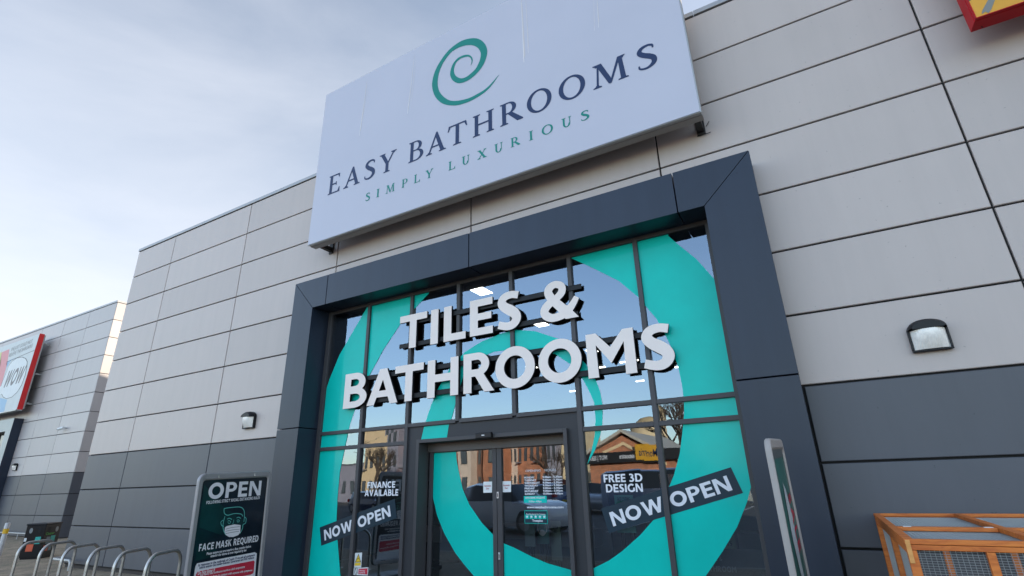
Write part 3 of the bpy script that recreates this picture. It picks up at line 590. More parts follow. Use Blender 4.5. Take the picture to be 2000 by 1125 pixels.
def box_on(name, u0, v0, u1, v1, mt, Y=DG - .006, parent=rd, x=None):
    p0, p1 = onY(u0, v0, Y), onY(u1, v1, Y); mb = MB(); mb.flat = True
    mb.add([(p0.x, Y, p1.z), (p1.x, Y, p1.z), (p1.x, Y, p0.z), (p0.x, Y, p0.z)], [(0, 1, 2, 3)]); return mb.build(name, mt, parent), p0, p1
st, p0, p1 = box_on('bank_holiday_sticker', 1023, 969, 1068, 982, M_teal)
textY('OPEN BANK HOLIDAYS', p0.x + .03, p1.x - .03, (p0.z + p1.z) / 2 + .012, .032, DG - .009, M_wv, st); textY('10.00am - 4.00pm', p0.x + .1, p1.x - .1, (p0.z + p1.z) / 2 - .045, .03, DG - .009, M_wv, st)
st, p0, p1 = box_on('review_sticker', 1024, 997, 1070, 1023, M_teal)
mb = MB(); mb.flat = True; mb.add([(p0.x + .008, DG - .008, p1.z + .008), (p1.x - .008, DG - .008, p1.z + .008), (p1.x - .008, DG - .008, p0.z - .008), (p0.x + .008, DG - .008, p0.z - .008)], [(0, 1, 2, 3)]); mb.build('sticker_panel', M_banner, st)
textY('Rated Excellent by Our Customers', p0.x + .04, p1.x - .04, p0.z - .075, .032, DG - .010, M_wv, st, .03)
cxm = (p0.x + p1.x) / 2
for k in range(5):
    mb = MB(); mb.flat = True; x = cxm - .2 + k * .082; z = (p0.z + p1.z) / 2 - .03
    mb.add([(x, DG - .010, z), (x + .07, DG - .010, z), (x + .07, DG - .010, z + .07), (x, DG - .010, z + .07)], [(0, 1, 2, 3)]); so_ = mb.build('rating_tile', M_teal, st)
    mb = MB(); mb.flat = True; P_ = []
    for j in range(10):
        rr = .028 if j % 2 == 0 else .012; an = math.pi / 2 + j * math.pi / 5; P_.append((x + .035 + rr * math.cos(an), DG - .012, z + .035 + rr * math.sin(an)))
    mb.add(P_ + [(x + .035, DG - .012, z + .035)], [(j, (j + 1) % 10, 10) for j in range(10)]); mb.build('star', M_wv, so_)
textY('Trustpilot', cxm - .07, cxm + .13, p1.z + .03, .035, DG - .010, M_wv, st, .03)
# warning stickers by the second left mullion
st = quadY('warning_sticker', [(693.5, 1080), (707.3, 1079.3), (705.3, 1108.3), (691.5, 1109)], GY - .008, M_paper, cw_o)
quadY('warning_triangle', [(700.2, 1081.5), (705.2, 1098), (693.2, 1098.6)], GY - .010, M_black, st); quadY('triangle_fill', [(700.1, 1084), (703.8, 1096.9), (694.9, 1097.3)], GY - .012, mat('warning_yellow', (.75, .50, .02), .5), st)
quadY('sticker_hand', [(697.3, 1092.0), (700.5, 1089.2), (700.9, 1090.4), (698, 1093)], GY - .014, M_black, st)
quadY('yellow_strip', [(693, 1099.4), (704.6, 1098.8), (704, 1104.4), (692.4, 1105)], GY - .012, MATS['warning_yellow'], st)
st = quadY('fire_door_sticker', [(690.8, 1109.8), (719.5, 1108), (718.5, 1124), (690, 1123)], GY - .008, M_paper, cw_o)
q_ = quadY('red_panel', [(700.5, 1111), (718, 1110), (717.4, 1122), (699.8, 1121.5)], GY - .010, mat('safety_red', (.55, .02, .05), .5), st)
for k_, t_ in enumerate(('Strictly', 'no entry by', 'this door')):
    p = onY(702.5, 1115 + k_ * 3.4, GY); textY(t_, p.x, p.x + .15, p.z, .022, GY - .012, M_wv, q_)
pc = onY(695.6, 1115.5, GY - .01); mb = MB(); mb.flat = True
vs, ts = union(ring(0, 0, .045, .06, .035, .05) + band([(-.02, .04, .01), (.02, -.04, .01)], 1)); flat(mb, vs, ts, lambda a, b: (pc.x + a, GY - .010, pc.z + b)); mb.build('prohibition_ring', M_black, st)

# ---- inside the shop
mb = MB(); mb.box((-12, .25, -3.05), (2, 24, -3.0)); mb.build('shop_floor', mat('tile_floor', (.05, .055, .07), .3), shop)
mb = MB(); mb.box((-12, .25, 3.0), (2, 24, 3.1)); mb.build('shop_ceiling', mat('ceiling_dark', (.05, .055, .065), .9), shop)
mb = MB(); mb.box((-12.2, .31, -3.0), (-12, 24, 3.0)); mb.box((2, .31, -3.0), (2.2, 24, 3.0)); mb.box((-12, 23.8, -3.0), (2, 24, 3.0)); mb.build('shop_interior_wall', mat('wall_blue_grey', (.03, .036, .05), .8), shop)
lt = thing('ceiling_light', (-6.03, 1.2, 3.0), 'square white light panel in the shop ceiling behind the word TILES', 'ceiling light', 'square light panels in the shop ceiling')
mb = MB(); mb.box((-6.20, .97, 2.985), (-5.86, 1.43, 2.999)); fo = mb.build('frame', M_paper, lt); mb = MB(); mb.box((-6.19, .98, 2.975), (-5.87, 1.42, 2.984)); mb.build('diffuser', E_led, lt)
for k, (x, y, w_) in enumerate([(-6.1, 4.33, 'under the ampersand'), (-8.1, 5.87, 'below the word TILES'), (-6.1, 8.2, 'behind the first letter O'), (-9.0, 9.3, 'far back at the left of the shop'), (-3.0, 9.8, 'far back at the right of the shop'), (-6.1, 12.6, 'deepest in the middle of the shop')]):
    dup(lt, (x, y, 3.0), 'square white light panel in the shop ceiling ' + w_)
BT = [(-5.2, 6.4), (-4.35, 6.1), (-4.1, 6.1), (-3.2, 7.8), (-4.9, 9.4), (-2.4, 9.0), (-7.6, 9.9)]
BL_ = ['left of the others under the second letter O', 'left one of the pair under the letter O', 'right one of the pair under the letter O', 'under the letter M', 'faint and far below the letter O', 'under the last letter S', 'far left below the letter H']
for k in range(7):
    x, y = BT[k]
    if k == 0:
        bt = thing('batten_light', (x, y, 2.0), 'slim strip light hanging in the showroom, ' + BL_[0], 'strip light', 'hanging strip lights in the showroom')
        mb = MB(); mb.box((x - .14, y - .03, 1.98), (x + .14, y + .03, 2.01)); mb.build('diffuser', E_led2, bt); mb = MB(); mb.box((x - .15, y - .04, 2.011), (x + .15, y + .04, 2.07)); mb.build('housing', M_paper, bt)
        mb = MB()
        for d in (-.1, .1): mb.tube([(x + d, y, 2.07), (x + d, y, 2.99)], .004, 4)
        mb.build('suspension_wire', M_steel, bt)
    else: dup(bt, (x, y, 2.0), 'slim hanging strip light in the showroom, ' + BL_[k])
def poster(name, x0, x1, z0, z1, y, mt, label, cat='poster', legs=True):
    t_ = thing(name, ((x0 + x1) / 2, y, G0 + .1), label, cat); b = MB(); b.box((x0, y, z0), (x1, y + .03, z1)); o = b.build('panel', mt, t_, bev=.004)
    if legs:
        b = MB(); b.box((x0 + .05, y + .031, -3.0), (x0 + .1, y + .08, z1 - .1)); b.box((x1 - .1, y + .031, -3.0), (x1 - .05, y + .08, z1 - .1)); b.build('stand', M_black, t_)
    return t_, o
def ipos(u, v, Y): q = onY(u, v, Y); return q.x, q.z
x0, z1 = ipos(1046, 1012, 1.0); x1, z0 = ipos(1073, 1063, 1.0); a, b = poster('poster_stand', x0, x1, z0, z1, 1.0, mat('green_poster', (.06, .20, .20), .5), 'dark green poster on a stand just inside the right sliding door', 'poster')
mb = MB(); mb.flat = True; vs, ts = union(ring((x0 + x1) / 2, (z0 + z1) / 2 + .05, .10, .12, .085, .105) + ring((x0 + x1) / 2, (z0 + z1) / 2 - .03, .06, .05, .001, .001)); flat(mb, vs, ts, lambda p, q: (p, .996, q)); mb.build('mask_symbol', M_wv, a)
x0, z1 = ipos(1074, 1017, 1.2); x1, z0 = ipos(1098, 1095, 1.2); a, b = poster('leaflet_board', x0, x1, z0, z1, 1.2, mat('grey_green_board', (.26, .32, .28), .6), 'pale grey green board with printed icons inside the right sliding door', 'board')
textY('SHOWROOM', x0 + .05, x1 - .05, z1 - .13, .05, 1.196, M_ink, a); textY('NOTICE', x0 + .08, x1 - .08, z1 - .2, .05, 1.196, M_ink, a)
x0, z1 = ipos(1024, 1023, .8); x1, z0 = ipos(1046, 1068, .8); poster('notice_board', x0, x1, z0, z1, .8, mat('grey_blue_board', (.20, .26, .28), .6), 'grey blue board left of the green poster inside the doors', 'board')
x0, z1 = ipos(1199, 967, .3); x1, z0 = ipos(1243, 1041, .3); a, b = poster('face_covering_poster', x0, x1, z0, z1, .3, mat('mint_poster', (.06, .36, .30), .55), 'mint green face covering poster behind the right NOW OPEN banner')
textY('FACE COVERING', x0 + .05, x1 - .05, z1 - .09, .06, .296, M_ink, a); textY('REQUIRED', x0 + .1, x1 - .1, z1 - .19, .07, .296, M_ink, a)
x0, z1 = ipos(1395, 1045, .6); x1, z0 = ipos(1441, 1086, .6); a, b = poster('brand_board', x0, x1, z0, z1, .6, mat('sage_board', (.17, .20, .15), .6), 'sage coloured board reading ROOMS beside the right portal leg', 'board')
V, T = line(SERIF, 'ROOMS', x1 - .36, x1 - .05, z0 + .13, .062, .14); mb = MB(); mb.flat = True; flat(mb, V, T, lambda p, q: (p, .596, q)); mb.build('lettering', M_black, a)
xa, za = ipos(1390, 1116, .55); xb, _ = ipos(1438, 1112, .55)
V, T = line(SANS, 'BATHROOM', xa - .16, xb, za, .075, .16); mb = MB(); mb.flat = True; flat(mb, V, T, lambda p, q: (p, .55, q)); V, T = line(SANS, 'TILE &', xa - .02, xb - .17, za + .14, .055, .16); flat(mb, V, T, lambda p, q: (p, .55, q))
tb = thing('glass_display_sign', (-1.4, .56, G0 + .1), 'dim wall sign reading TILE & BATHROOM low behind the glass at right', 'sign'); b = MB(); b.box((-2.0, .556, za - .2), (-.95, .57, za + .30)); b.build('panel', mat('deep_navy_board', (.012, .017, .035), .4), tb); mb.build('lettering', mat('dim_grey_letters', (.16, .18, .22), .5), tb)
for k in range(5):
    x = -9.3 + k * 2.05; y = 3.4 + (k % 2) * 1.2
    t_ = thing('display_unit', (x, y, G0 + .1), ['bathroom display bay behind the left window', 'bathroom display bay left of the doors', 'bathroom display bay facing the doors', 'bathroom display bay behind FREE 3D DESIGN', 'bathroom display bay by the right window'][k], 'display', 'bathroom display bays inside')
    b = MB(); b.box((x - .8, y + .5, -3.0), (x + .8, y + .58, -.9)); b.build('back_panel', mat('display_grey%d' % (k % 2), [(.06, .07, .09), (.10, .095, .09)][k % 2], .5), t_)
    b = MB(); b.box((x - .6, y, -2.5), (x + .6, y + .499, -2.15)); b.build('vanity', mat('vanity_white', (.20, .20, .21), .4), t_, bev=.01)
    b = MB(); b.box((x - .35, y + .48, -1.7), (x + .35, y + .498, -1.05)); b.build('mirror', mat('mirror_dark', (.25, .27, .3), .15, .8), t_)

# ================================================================ big letters in front of the glass
ls = thing('letter_sign', (-5.2, -.02, .4), 'thick white built-up letters reading TILES & BATHROOMS on dark rails in front of the glass', 'sign')
big = [('T', -7.336, -6.60, 1.548, .737), ('I', -6.495, -6.303, 1.542, .738), ('L', -6.160, -5.621, 1.544, .738), ('E', -5.519, -4.990, 1.552, .735), ('S', -4.884, -4.362, 1.552, .765), ('&', -3.962, -3.231, 1.556, .745),
       ('B', -8.850, -8.172, .456, .756), ('A', -8.154, -7.301, .458, .746), ('T', -7.397, -6.645, .454, .748), ('H', -6.540, -5.786, .459, .749), ('R', -5.665, -4.984, .457, .757), ('O', -4.947, -4.121, .453, .757), ('O', -4.047, -3.226, .453, .757), ('M', -3.124, -2.292, .454, .752), ('S', -2.180, -1.672, .456, .745)]
for ch, x0, x1, z, h in big:
    vs, ts, _ = glyph(SANS, ch, x0, z, h, x1 - x0)
    mb = MB(); solid(mb, vs, ts, lambda a, b: (a, -.028, b), lambda a, b: (a, .024, b)); mb.build('letter', [M_white, M_return], ls, label='letter ' + ch)
for z, x0, x1 in ((2.13, -7.1, -3.15), (1.635, -7.37, -3.25), (1.07, -8.35, -1.85), (.56, -8.6, -1.8)):
    mb = MB(); mb.box((x0, .026, z - .045), (x1, .044, z + .045)); mb.box((x0 + .001, .0265, z + .0455), (x1 - .001, .0435, z + .052)); mb.build('rail', mat('rail_black', (.010, .011, .013), .5, spec=.25), ls, bev=.003)

# ================================================================ company sign
SY, SX0, SX1, SZ0, SZ1, ST = -.59, -9.965, -.602, 4.442, 9.06, .26
sg = thing('company_sign', (-5.3, SY, SZ0), 'large pale blue white light box reading EASY BATHROOMS SIMPLY LUXURIOUS', 'sign')
mb = MB(); mb.box((SX0, SY + .012, SZ0), (SX1, SY + .035, SZ1)); mb.build('trim', M_signedge, sg, bev=.003)
mb = MB(); mb.box((SX0 + .01, SY + .036, SZ0 + .01), (SX1 - .01, SY + ST * .38, SZ1 - .01)); mb.build('light_box', M_signedge, sg)
mb = MB(); mb.box((SX0 + .002, SY + ST * .38 + .004, SZ0 + .002), (SX1 - .002, SY + ST, SZ1 - .002)); mb.build('light_box', mat('sign_underside', (.33, .31, .29), .5, .3), sg, bev=.004)
# face with faint rain streaks
fm = M_sign
mb = MB(); mb.box((SX0 + .02, SY, SZ0 + .015), (SX1 - .02, SY + .0115, SZ1 - .02)); mb.build('sign_face', fm, sg)
stk = mat('streak_pale', (.80, .76, .74), .5, 0, .12)
mb = MB(); mb.flat = True; st2 = MB(); st2.flat = True
for (u0, v0, u1, v1, wd) in ((716, 165, 702, 265, 1.4), (719, 172, 707, 238, .7), (809, 115, 796, 222, 1.2), (812, 120, 803, 200, .6), (1018, 5, 1023.5, 122, 1.6), (1027, 8, 1032, 104, .7), (1166, 0, 1169.5, 54, .9), (1160, 0, 1161, 60, .6)):
    a, b = onY(u0, v0, SY), onY(u1, v1, SY); w_ = wd * .0075
    mb.add([(b.x - w_ * .5, SY - .003, b.z), (b.x + w_ * .5, SY - .003, b.z), (a.x + w_ * .25, SY - .003, a.z), (a.x - w_ * .25, SY - .003, a.z)], [(0, 1, 2, 3)])
    st2.add([(b.x + w_ * .6, SY - .002, b.z + .1), (b.x + w_ * 3.4, SY - .002, b.z + .18), (a.x + w_ * 1.6, SY - .002, a.z + .15), (a.x + w_ * .3, SY - .002, a.z + .1)], [(0, 1, 2, 3)])
mb.build('rain_streaks', stk, sg); st2.build('stain_streaks', mat('streak_tan', (.53, .49, .50), .5, 0, .04), sg)
for ch, x0, x1 in (('E', -9.430, -9.02), ('A', -8.884, -8.33), ('S', -8.204, -7.845), ('Y', -7.723, -7.239), ('B', -6.834, -6.40), ('A', -6.322, -5.768), ('T', -5.733, -5.216), ('H', -5.076, -4.536), ('R', -4.40, -3.861), ('O', -3.765, -3.215), ('O', -3.06, -2.508), ('M', -2.361, -1.681), ('S', -1.51, -1.140)):
    vs, ts, _ = glyph(SERIF, ch, x0, 5.687, .538, x1 - x0); mb = MB(); mb.flat = True; flat(mb, vs, ts, lambda a, b: (a, SY - .005, b)); mb.build('letter', M_ink, sg, label='navy letter ' + ch)
for ch, x0, x1 in (('S', -8.088, -7.945), ('I', -7.755, -7.655), ('M', -7.459, -7.196), ('P', -6.987, -6.817), ('L', -6.633, -6.469), ('Y', -6.311, -6.116), ('L', -5.692, -5.52), ('U', -5.356, -5.135), ('X', -4.958, -4.734), ('U', -4.554, -4.329), ('R', -4.165, -3.945), ('I', -3.755, -3.655), ('O', -3.469, -3.23), ('U', -3.055, -2.829), ('S', -2.659, -2.485)):
    vs, ts, _ = glyph(SERIF, ch, x0, 5.096, .213, x1 - x0); mb = MB(); mb.flat = True; flat(mb, vs, ts, lambda a, b: (a, SY - .005, b)); mb.build('letter', M_green, sg, label='green letter ' + ch)
LO = [(1090, 605), (1000, 735), (920, 822), (830, 890), (700, 965), (560, 1015), (440, 1028), (310, 1000), (215, 910), (175, 800), (172, 700), (205, 570), (270, 440), (370, 300), (480, 200), (600, 130), (740, 103), (840, 130), (905, 200), (927, 290), (900, 410), (840, 520), (750, 620), (650, 690), (540, 722), (460, 690), (420, 620), (425, 540), (460, 450), (520, 380), (590, 342), (660, 330), (705, 350), (725, 390), (722, 435), (702, 478)]
LI = [(1088, 605), (985, 722), (900, 803), (800, 865), (680, 925), (540, 960), (430, 962), (350, 925), (285, 860), (252, 780), (247, 680), (270, 560), (330, 430), (425, 305), (520, 240), (620, 205), (715, 200), (790, 230), (832, 290), (838, 340), (820, 420), (770, 520), (700, 590), (630, 640), (565, 655), (505, 630), (474, 580), (472, 520), (500, 440), (560, 385), (615, 363), (660, 357), (692, 370), (708, 397), (712, 430), (700, 476)]
vs, ts = union(strip(xz(crom(LO, 4), SY, 7.033, 820, 60), xz(crom(LI, 4), SY, 7.033, 820, 60))); mb = MB(); mb.flat = True; flat(mb, vs, ts, lambda a, b: (a, SY - .005, b)); mb.build('spiral_emblem', mat('emblem_green', (.003, .20, .165), .45, spec=.25), sg)
for x, d in ((-9.82, 1), (-.66, -1)):
    mb = MB(); x1 = x + .10 * d; xa, xb = min(x, x1), max(x, x1)
    mb.box((xa, SY + ST, SZ0 - .0), (xb, -.001, SZ0 + .11)); mb.box((xa - .02, -.03, SZ0 - .05), (xb + .02, -.001, SZ0 + .3)); mb.build('bracket', mat('bracket_black', (.015, .014, .014), .6), sg, bev=.004)
# loose cable tie ends by the right bracket
mb = MB(); q0 = onY(1362, 266, -.02); q1 = onY(1388, 258, -.02); q2 = onY(1379, 247, -.02); q3 = onY(1385, 236.5, -.02)
mb.tube([q0, q0 + (q1 - q0) * .5 + Vector((0, -.01, -.012)), q1], .006, 5); mb.tube([q2, q3], .006, 5); mb.build('loose_cable', M_black, sg, smooth=True)

# ================================================================ red framed sign at the upper right
rs = thing('red_framed_sign', (6, SY, 4.43), 'red framed sign with yellow face cut off at the top right corner', 'sign')
rx0, rz0, rx1, rz1 = 2.891, 4.43, 9.2, 8.4
mb = MB(); mb.box((rx0, SY, rz0), (rx1, SY + .045, rz0 + .012)); mb.box((rx0, SY, rz0 + .0125), (rx0 + .012, SY + .045, rz1)); mb.box((rx0 + .0125, SY, rz1 - .012), (rx1, SY + .045, rz1)); mb.build('front_trim', M_red, rs)
mb = MB(); mb.box((rx0 - .006, SY + .05, rz0 - .006), (rx1, SY + ST, rz1)); mb.build('red_case', M_red, rs, bev=.006)
mb = MB(); mb.box((rx0 + .013, SY + .003, rz0 + .013), (rx1 - .01, SY + .049, rz1 - .013)); mb.build('yellow_face', M_yellow, rs)
p = xz([(965, 345), (1060, 285), (1135, 320), (1200, 230), (1290, 0), (1330, -120), (1180, -120), (1120, 0), (980, 262)], SY, 12.5, 1840, 0); mb = MB(); mb.flat = True; mb.add([(x, SY - .001, z) for x, z in p], [tuple(range(len(p)))]); mb.build('grey_ribbon', M_ribbon, rs)
p = xz([(655, 38), (700, 0), (720, -60), (640, -60), (640, 0)], SY, 12.5, 1840, 0); mb = MB(); mb.flat = True; mb.add([(x, SY - .001, z) for x, z in p], [tuple(range(len(p)))]); mb.build('dark_print', mat('dark_olive_print', (.05, .06, .05), .5), rs)
mb = MB()
for x in (6.1, 9.0): mb.box((x, SY + ST, rz0 + .1), (x + .08, -.001, rz0 + .2))
mb.build('bracket', MATS['bracket_black'], rs)
q0 = onY(1914, 60, -.3); mb = MB(); mb.tube([(q0.x, SY + .2, rz0 + .01), (q0.x, SY + .2, rz0 - .03)], .006, 5); mb.build('drip_spout', M_black, rs)

# ================================================================ wall lamps
def lamp(x, z, Y, label):
    t_ = thing('wall_lamp', (x, Y, z), label, 'wall lamp', 'bulkhead lamps on the cladding')
    W2, hb, hs, ha = .205, -.20, .075, .125     # half width, bottom, spring, arch height above
    def outl(k, s=1.0):
        P = [(-W2 * s, hb * s), (W2 * s, hb * s)]
        for i in range(k + 1):
            a = math.pi * i / k; P.append((W2 * s * math.cos(a), hs + (ha) * s * math.sin(a)))
        return P
    mb = MB(); mb.prism([(x + a, z + b) for a, b in outl(16)], Y - .05, Y - .001); mb.build('back_plate', M_black, t_, bev=.008)
    # hood: arched shell standing out over the lens
    n = 16; vs = []; fs = []
    for j, (yy, sc) in enumerate(((0, 1.0), (-.07, 1.0), (-.13, .93), (-.165, .80))):
        for i in range(n + 1):
            a = math.pi * i / n; vs.append((x + W2 * sc * math.cos(a), Y - .02 + yy, z + hs + (ha * (1 - .35 * (1 - sc) / .2)) * math.sin(a) + 0.0))
    for j in range(3):
        for i in range(n): fs.append((j * (n + 1) + i, j * (n + 1) + i + 1, (j + 1) * (n + 1) + i + 1, (j + 1) * (n + 1) + i))
    k0 = len(vs)
    for i in range(n + 1):
        a = math.pi * i / n; vs.append((x + W2 * .78 * math.cos(a), Y - .185, z + hs - .01 + .055 * math.sin(a) ** 2))
    for i in range(n): fs.append((3 * (n + 1) + i, 3 * (n + 1) + i + 1, k0 + i + 1, k0 + i))
    fs.append(tuple([k0 + i for i in range(n, -1, -1)]))
    mb = MB(); mb.add(vs, fs); h_ = mb.build('hood', M_black, t_, smooth=True)
    mb = MB(); e = .022
    mb.box((x - W2 - .004, Y - .075, z + hb - .004), (x + W2 + .004, Y - .05, z + hb + e)); mb.box((x - W2 - .004, Y - .075, z + hb + e), (x - W2 + e, Y - .05, z + hs)); mb.box((x + W2 - e, Y - .075, z + hb + e), (x + W2 + .004, Y - .05, z + hs)); mb.build('rim', M_black, t_, bev=.006)
    # lens: bowed front with vertical flutes
    vs = []; fs = []; nx, nz_ = 60, 10
    for j in range(nz_ + 1):
        s = j / nz_; zz = z + hb + e + (hs - hb - e - .012) * s; dep = .035 + .095 * math.sin(min(1, s * 1.15 + .02) * math.pi / 2)
        for i in range(nx + 1):
            u = i / nx * 2 - 1; vs.append((x + (W2 - e) * u, Y - .05 - dep * (1 - abs(u) ** 3.2) - (.0035 if i % 4 < 2 else 0), zz))
    for j in range(nz_):
        for i in range(nx): fs.append((j * (nx + 1) + i, j * (nx + 1) + i + 1, (j + 1) * (nx + 1) + i + 1, (j + 1) * (nx + 1) + i))
    nb = len(vs); vs += [(x - W2 + e, Y - .05, z + hb + e), (x + W2 - e, Y - .05, z + hb + e)]; fs.append(tuple([nb] + list(range(nx + 1)) + [nb + 1]))
    mb = MB(); mb.add(vs, fs); mb.build('lens', M_lens, t_, smooth=True); return t_
lp = lamp(1.462, .47, 0, 'black bulkhead lamp with frosted lens on the wall right of the portal')
dup(lp, (-12.03, 0, .47), 'black bulkhead lamp with frosted lens between the cycle hoops and the portal')

# ================================================================ poster boards on the pavement
def board(name, TR, wv, label, spec, Wd=1.5, th=.065, bd=.088):
    wv = Vector(wv).normalized(); up = (Vector((0, 0, 1)) - wv * wv.z).normalized(); nv = wv.cross(up)      # nv looks to the camera side (+x)
    if nv.x < 0: nv = -nv
    TH = 2.15; TR = Vector(TR)
    def P(a, b, c=0.0): return TR - wv * (Wd - a) - up * (b) + nv * c       # a from left, b down
    bot = P(Wd / 2, TH, 0); t_ = thing(name, (bot.x, bot.y, G0), label, 'poster board', 'tall poster boards by the portal')
    def rr(x0, y0, x1, y1, r, n=6):
        out = []
        for cx, cy, a0 in ((x0 + r, y0 + r, 180), (x1 - r, y0 + r, 270), (x1 - r, y1 - r, 0), (x0 + r, y1 - r, 90)):
            for i in range(n + 1):
                a = math.radians(a0 + 90 * i / n); out.append((cx + r * math.cos(a), cy + r * math.sin(a)))
        return out
    O, I_ = rr(0, 0, Wd, 1.98, .12), rr(bd, .105, Wd - bd, 1.875, .05)
    mb = MB(); n = len(O); vs = []; fs = []
    for c, L_ in ((th / 2 - .012, O), (th / 2, [(a + (b - a) * .12, c_ + (d_ - c_) * .12) for (a, c_), (b, d_) in zip(O, I_)]), (th / 2, [(a + (b - a) * .8, c_ + (d_ - c_) * .8) for (a, c_), (b, d_) in zip(O, I_)]), (th / 2 - .018, I_)):
        vs += [P(a, b, c) for a, b in L_]
    m_ = len(vs)
    for c, L_ in ((-th / 2 + .012, O), (-th / 2, [(a + (b - a) * .12, c_ + (d_ - c_) * .12) for (a, c_), (b, d_) in zip(O, I_)]), (-th / 2, [(a + (b - a) * .8, c_ + (d_ - c_) * .8) for (a, c_), (b, d_) in zip(O, I_)]), (-th / 2 + .018, I_)):
        vs += [P(a, b, c) for a, b in L_]
    for base in (0, m_):
        for j in range(3):
            for i in range(n): fs.append((base + j * n + i, base + j * n + (i + 1) % n, base + (j + 1) * n + (i + 1) % n, base + (j + 1) * n + i))
    for i in range(n): fs.append((i, (i + 1) % n, m_ + (i + 1) % n, m_ + i))
    mb.add(vs, fs); mb.build('frame', spec['frame'], t_, smooth=True)
    mb = MB(); mb.hull([P(a, b, -.008) for a, b in rr(.09, .09, Wd - .09, 1.89, .05)], nv * .014); mb.build('poster_panel', spec['poster'], t_)
    # feet
    mb = MB(); gz = G0 - .0
    c0 = P(.25, 1.98); c1 = P(Wd - .25, 1.98)
    for c in (c0, c1): mb.tube([c, Vector((c.x, c.y, gz + .06))], .03, 8)
    mb.build('post', M_steel, t_, smooth=True)
    b0, b1 = Vector((c0.x, c0.y, gz)) - wv * .2, Vector((c1.x, c1.y, gz)) + wv * .2; hv = Vector((1, 0, 0)) * .32
    b0.z = b1.z = gz; mb = MB(); mb.hull([b0 - hv, b1 - hv, b1 + hv, b0 + hv], (0, 0, .1)); mb.build('base', M_black, t_, bev=.02)
    pn = P(0, 0, .0065) 
    def px(u, v, c=.0085):    # a point of the photograph's print carried onto the panel
        d = ray(u, v); t = ((P(0, 0, c) - CP).dot(nv)) / d.dot(nv); return CP + d * t
    def loc2(u, v):
        q = px(u, v) - P(0, 0, 0); return q.dot(wv), -q.dot(up)
    return t_, P, loc2
bw = Vector((-0.1164, 0.9924, 0.0400))
TRp = Vector((-9.2, -1.36, -.80))
q = ray(530, 919.5); TRp = CP + q * ((-1.36 + D) / q.y)
brd, BP, BL = board('poster_board', TRp, bw, 'tall grey framed board reading OPEN, FACE MASK REQUIRED, left of the portal', {'frame': M_alu, 'poster': mat('poster_dark_teal', (.003, .009, .018), .3, 0, .5, 2.5, spec=.3, coat=.25)})
def bflat(name, polys2, mt, c=.010, parent=brd, lab=None):
    vs, ts = union(polys2); mb = MB(); mb.flat = True; flat(mb, vs, ts, lambda a, b: BP(a, b, c)); return mb.build(name, mt, parent, label=lab)
def btext(font, text, u0, v0, u1, v1, h, mt, c=.012, gap=.15, slant=0, name='lettering', parent=brd):
    a0, b0 = BL(u0, v0); a1, b1 = BL(u1, v1)
    if font == 'inter': V, T = inter(text, 0, 1, 0, 1, .03)
    else: V, T = line(font, text, 0, 1, 0, 1, gap)
    mb = MB(); mb.flat = True; flat(mb, V, T, lambda a, b: BP(a0 + (a1 - a0) * a, b0 + (b1 - b0) * a - h * b, c)); return mb.build(name, mt, parent)
s2 = 4.593
def c2(a, b): return (340 + a / s2, 880 + b / s2)
M_teald = mat('poster_green_tint', (.003, .026, .029), .3, 0, .3, 3, spec=.3, coat=.25); M_tealine = mat('poster_line_teal', (.10, .42, .38), .4)
bflat('poster_tint', [[BL(*c2(*p)) for p in ((270, 300), (470, 560), (430, 760), (225, 690))], [BL(*c2(*p)) for p in ((400, 470), (640, 640), (560, 760), (440, 700))], [BL(*c2(*p)) for p in ((205, 860), (330, 830), (420, 940), (190, 990))]], M_teald, .0088)
btext(SANS, 'OPEN', *c2(298, 438), *c2(772, 402), .255, M_wv)
btext(SANS, 'FOLLOWING STRICT SOCIAL DISTANCING RULES', *c2(287, 481), *c2(766, 434), .048, M_wv)
btext(SANS, 'FACE MASK REQUIRED', *c2(218, 905), *c2(752, 815), .105, M_wv)
btext('inter', 'Please ensure you are wearing a face covering before', *c2(290, 937), *c2(688, 868), .040, M_wv, name='print')
btext('inter', 'entering our stores as now required by law', *c2(325, 958), *c2(648, 902), .040, M_wv, name='print')
# face line drawing with mask
def bl(pts, w_=.012): return band([(*BL(*c2(*p)), w_) for p in pts], 6)
bflat('face_drawing', bl([(448, 520), (500, 512), (590, 507), (625, 535), (630, 590), (625, 640)]) + bl([(448, 520), (450, 560), (480, 580), (540, 565), (600, 570), (615, 590)]) + bl([(455, 590), (440, 650), (440, 700), (460, 750), (500, 775)]) + bl([(440, 625), (420, 640), (425, 670), (445, 680)]) + bl([(630, 595), (645, 610), (640, 650), (618, 665), (612, 700), (590, 745)]) + bl([(475, 615), (495, 607), (518, 618)]) + bl([(560, 605), (578, 598), (598, 608)]) + bl([(480, 636), (492, 628), (506, 640), (495, 655), (480, 645)], .009) + bl([(562, 630), (572, 620), (585, 630), (574, 642), (562, 634)], .009) + bl([(535, 620), (530, 650), (520, 660)], .008), M_tealine, .011, lab='teal outline of a face wearing a mask')
bflat('mask_shape', [[BL(*c2(*p)) for p in ((455, 690), (470, 678), (540, 662), (595, 668), (592, 735), (575, 758), (530, 775), (490, 775), (462, 755), (452, 725))]], M_wv, .0115)
bflat('mask_pleats', bl([(462, 705), (520, 690), (588, 683)], .006) + bl([(460, 725), (520, 712), (588, 705)], .006) + bl([(462, 745), (520, 733), (580, 725)], .006), M_teald, .013)
wp = [BL(*c2(*p)) for p in ((190, 1040), (205, 1012), (722, 912), (742, 922), (735, 1000), (715, 1260), (150, 1300))]
bflat('white_box', [wp], M_wv, .0105)
bflat('red_box', [[BL(*c2(*p)) for p in ((195, 1110), (212, 1085), (712, 987), (722, 996), (712, 1095), (690, 1112), (190, 1210))]], mat('poster_red', (.52, .02, .05), .4), .0125)
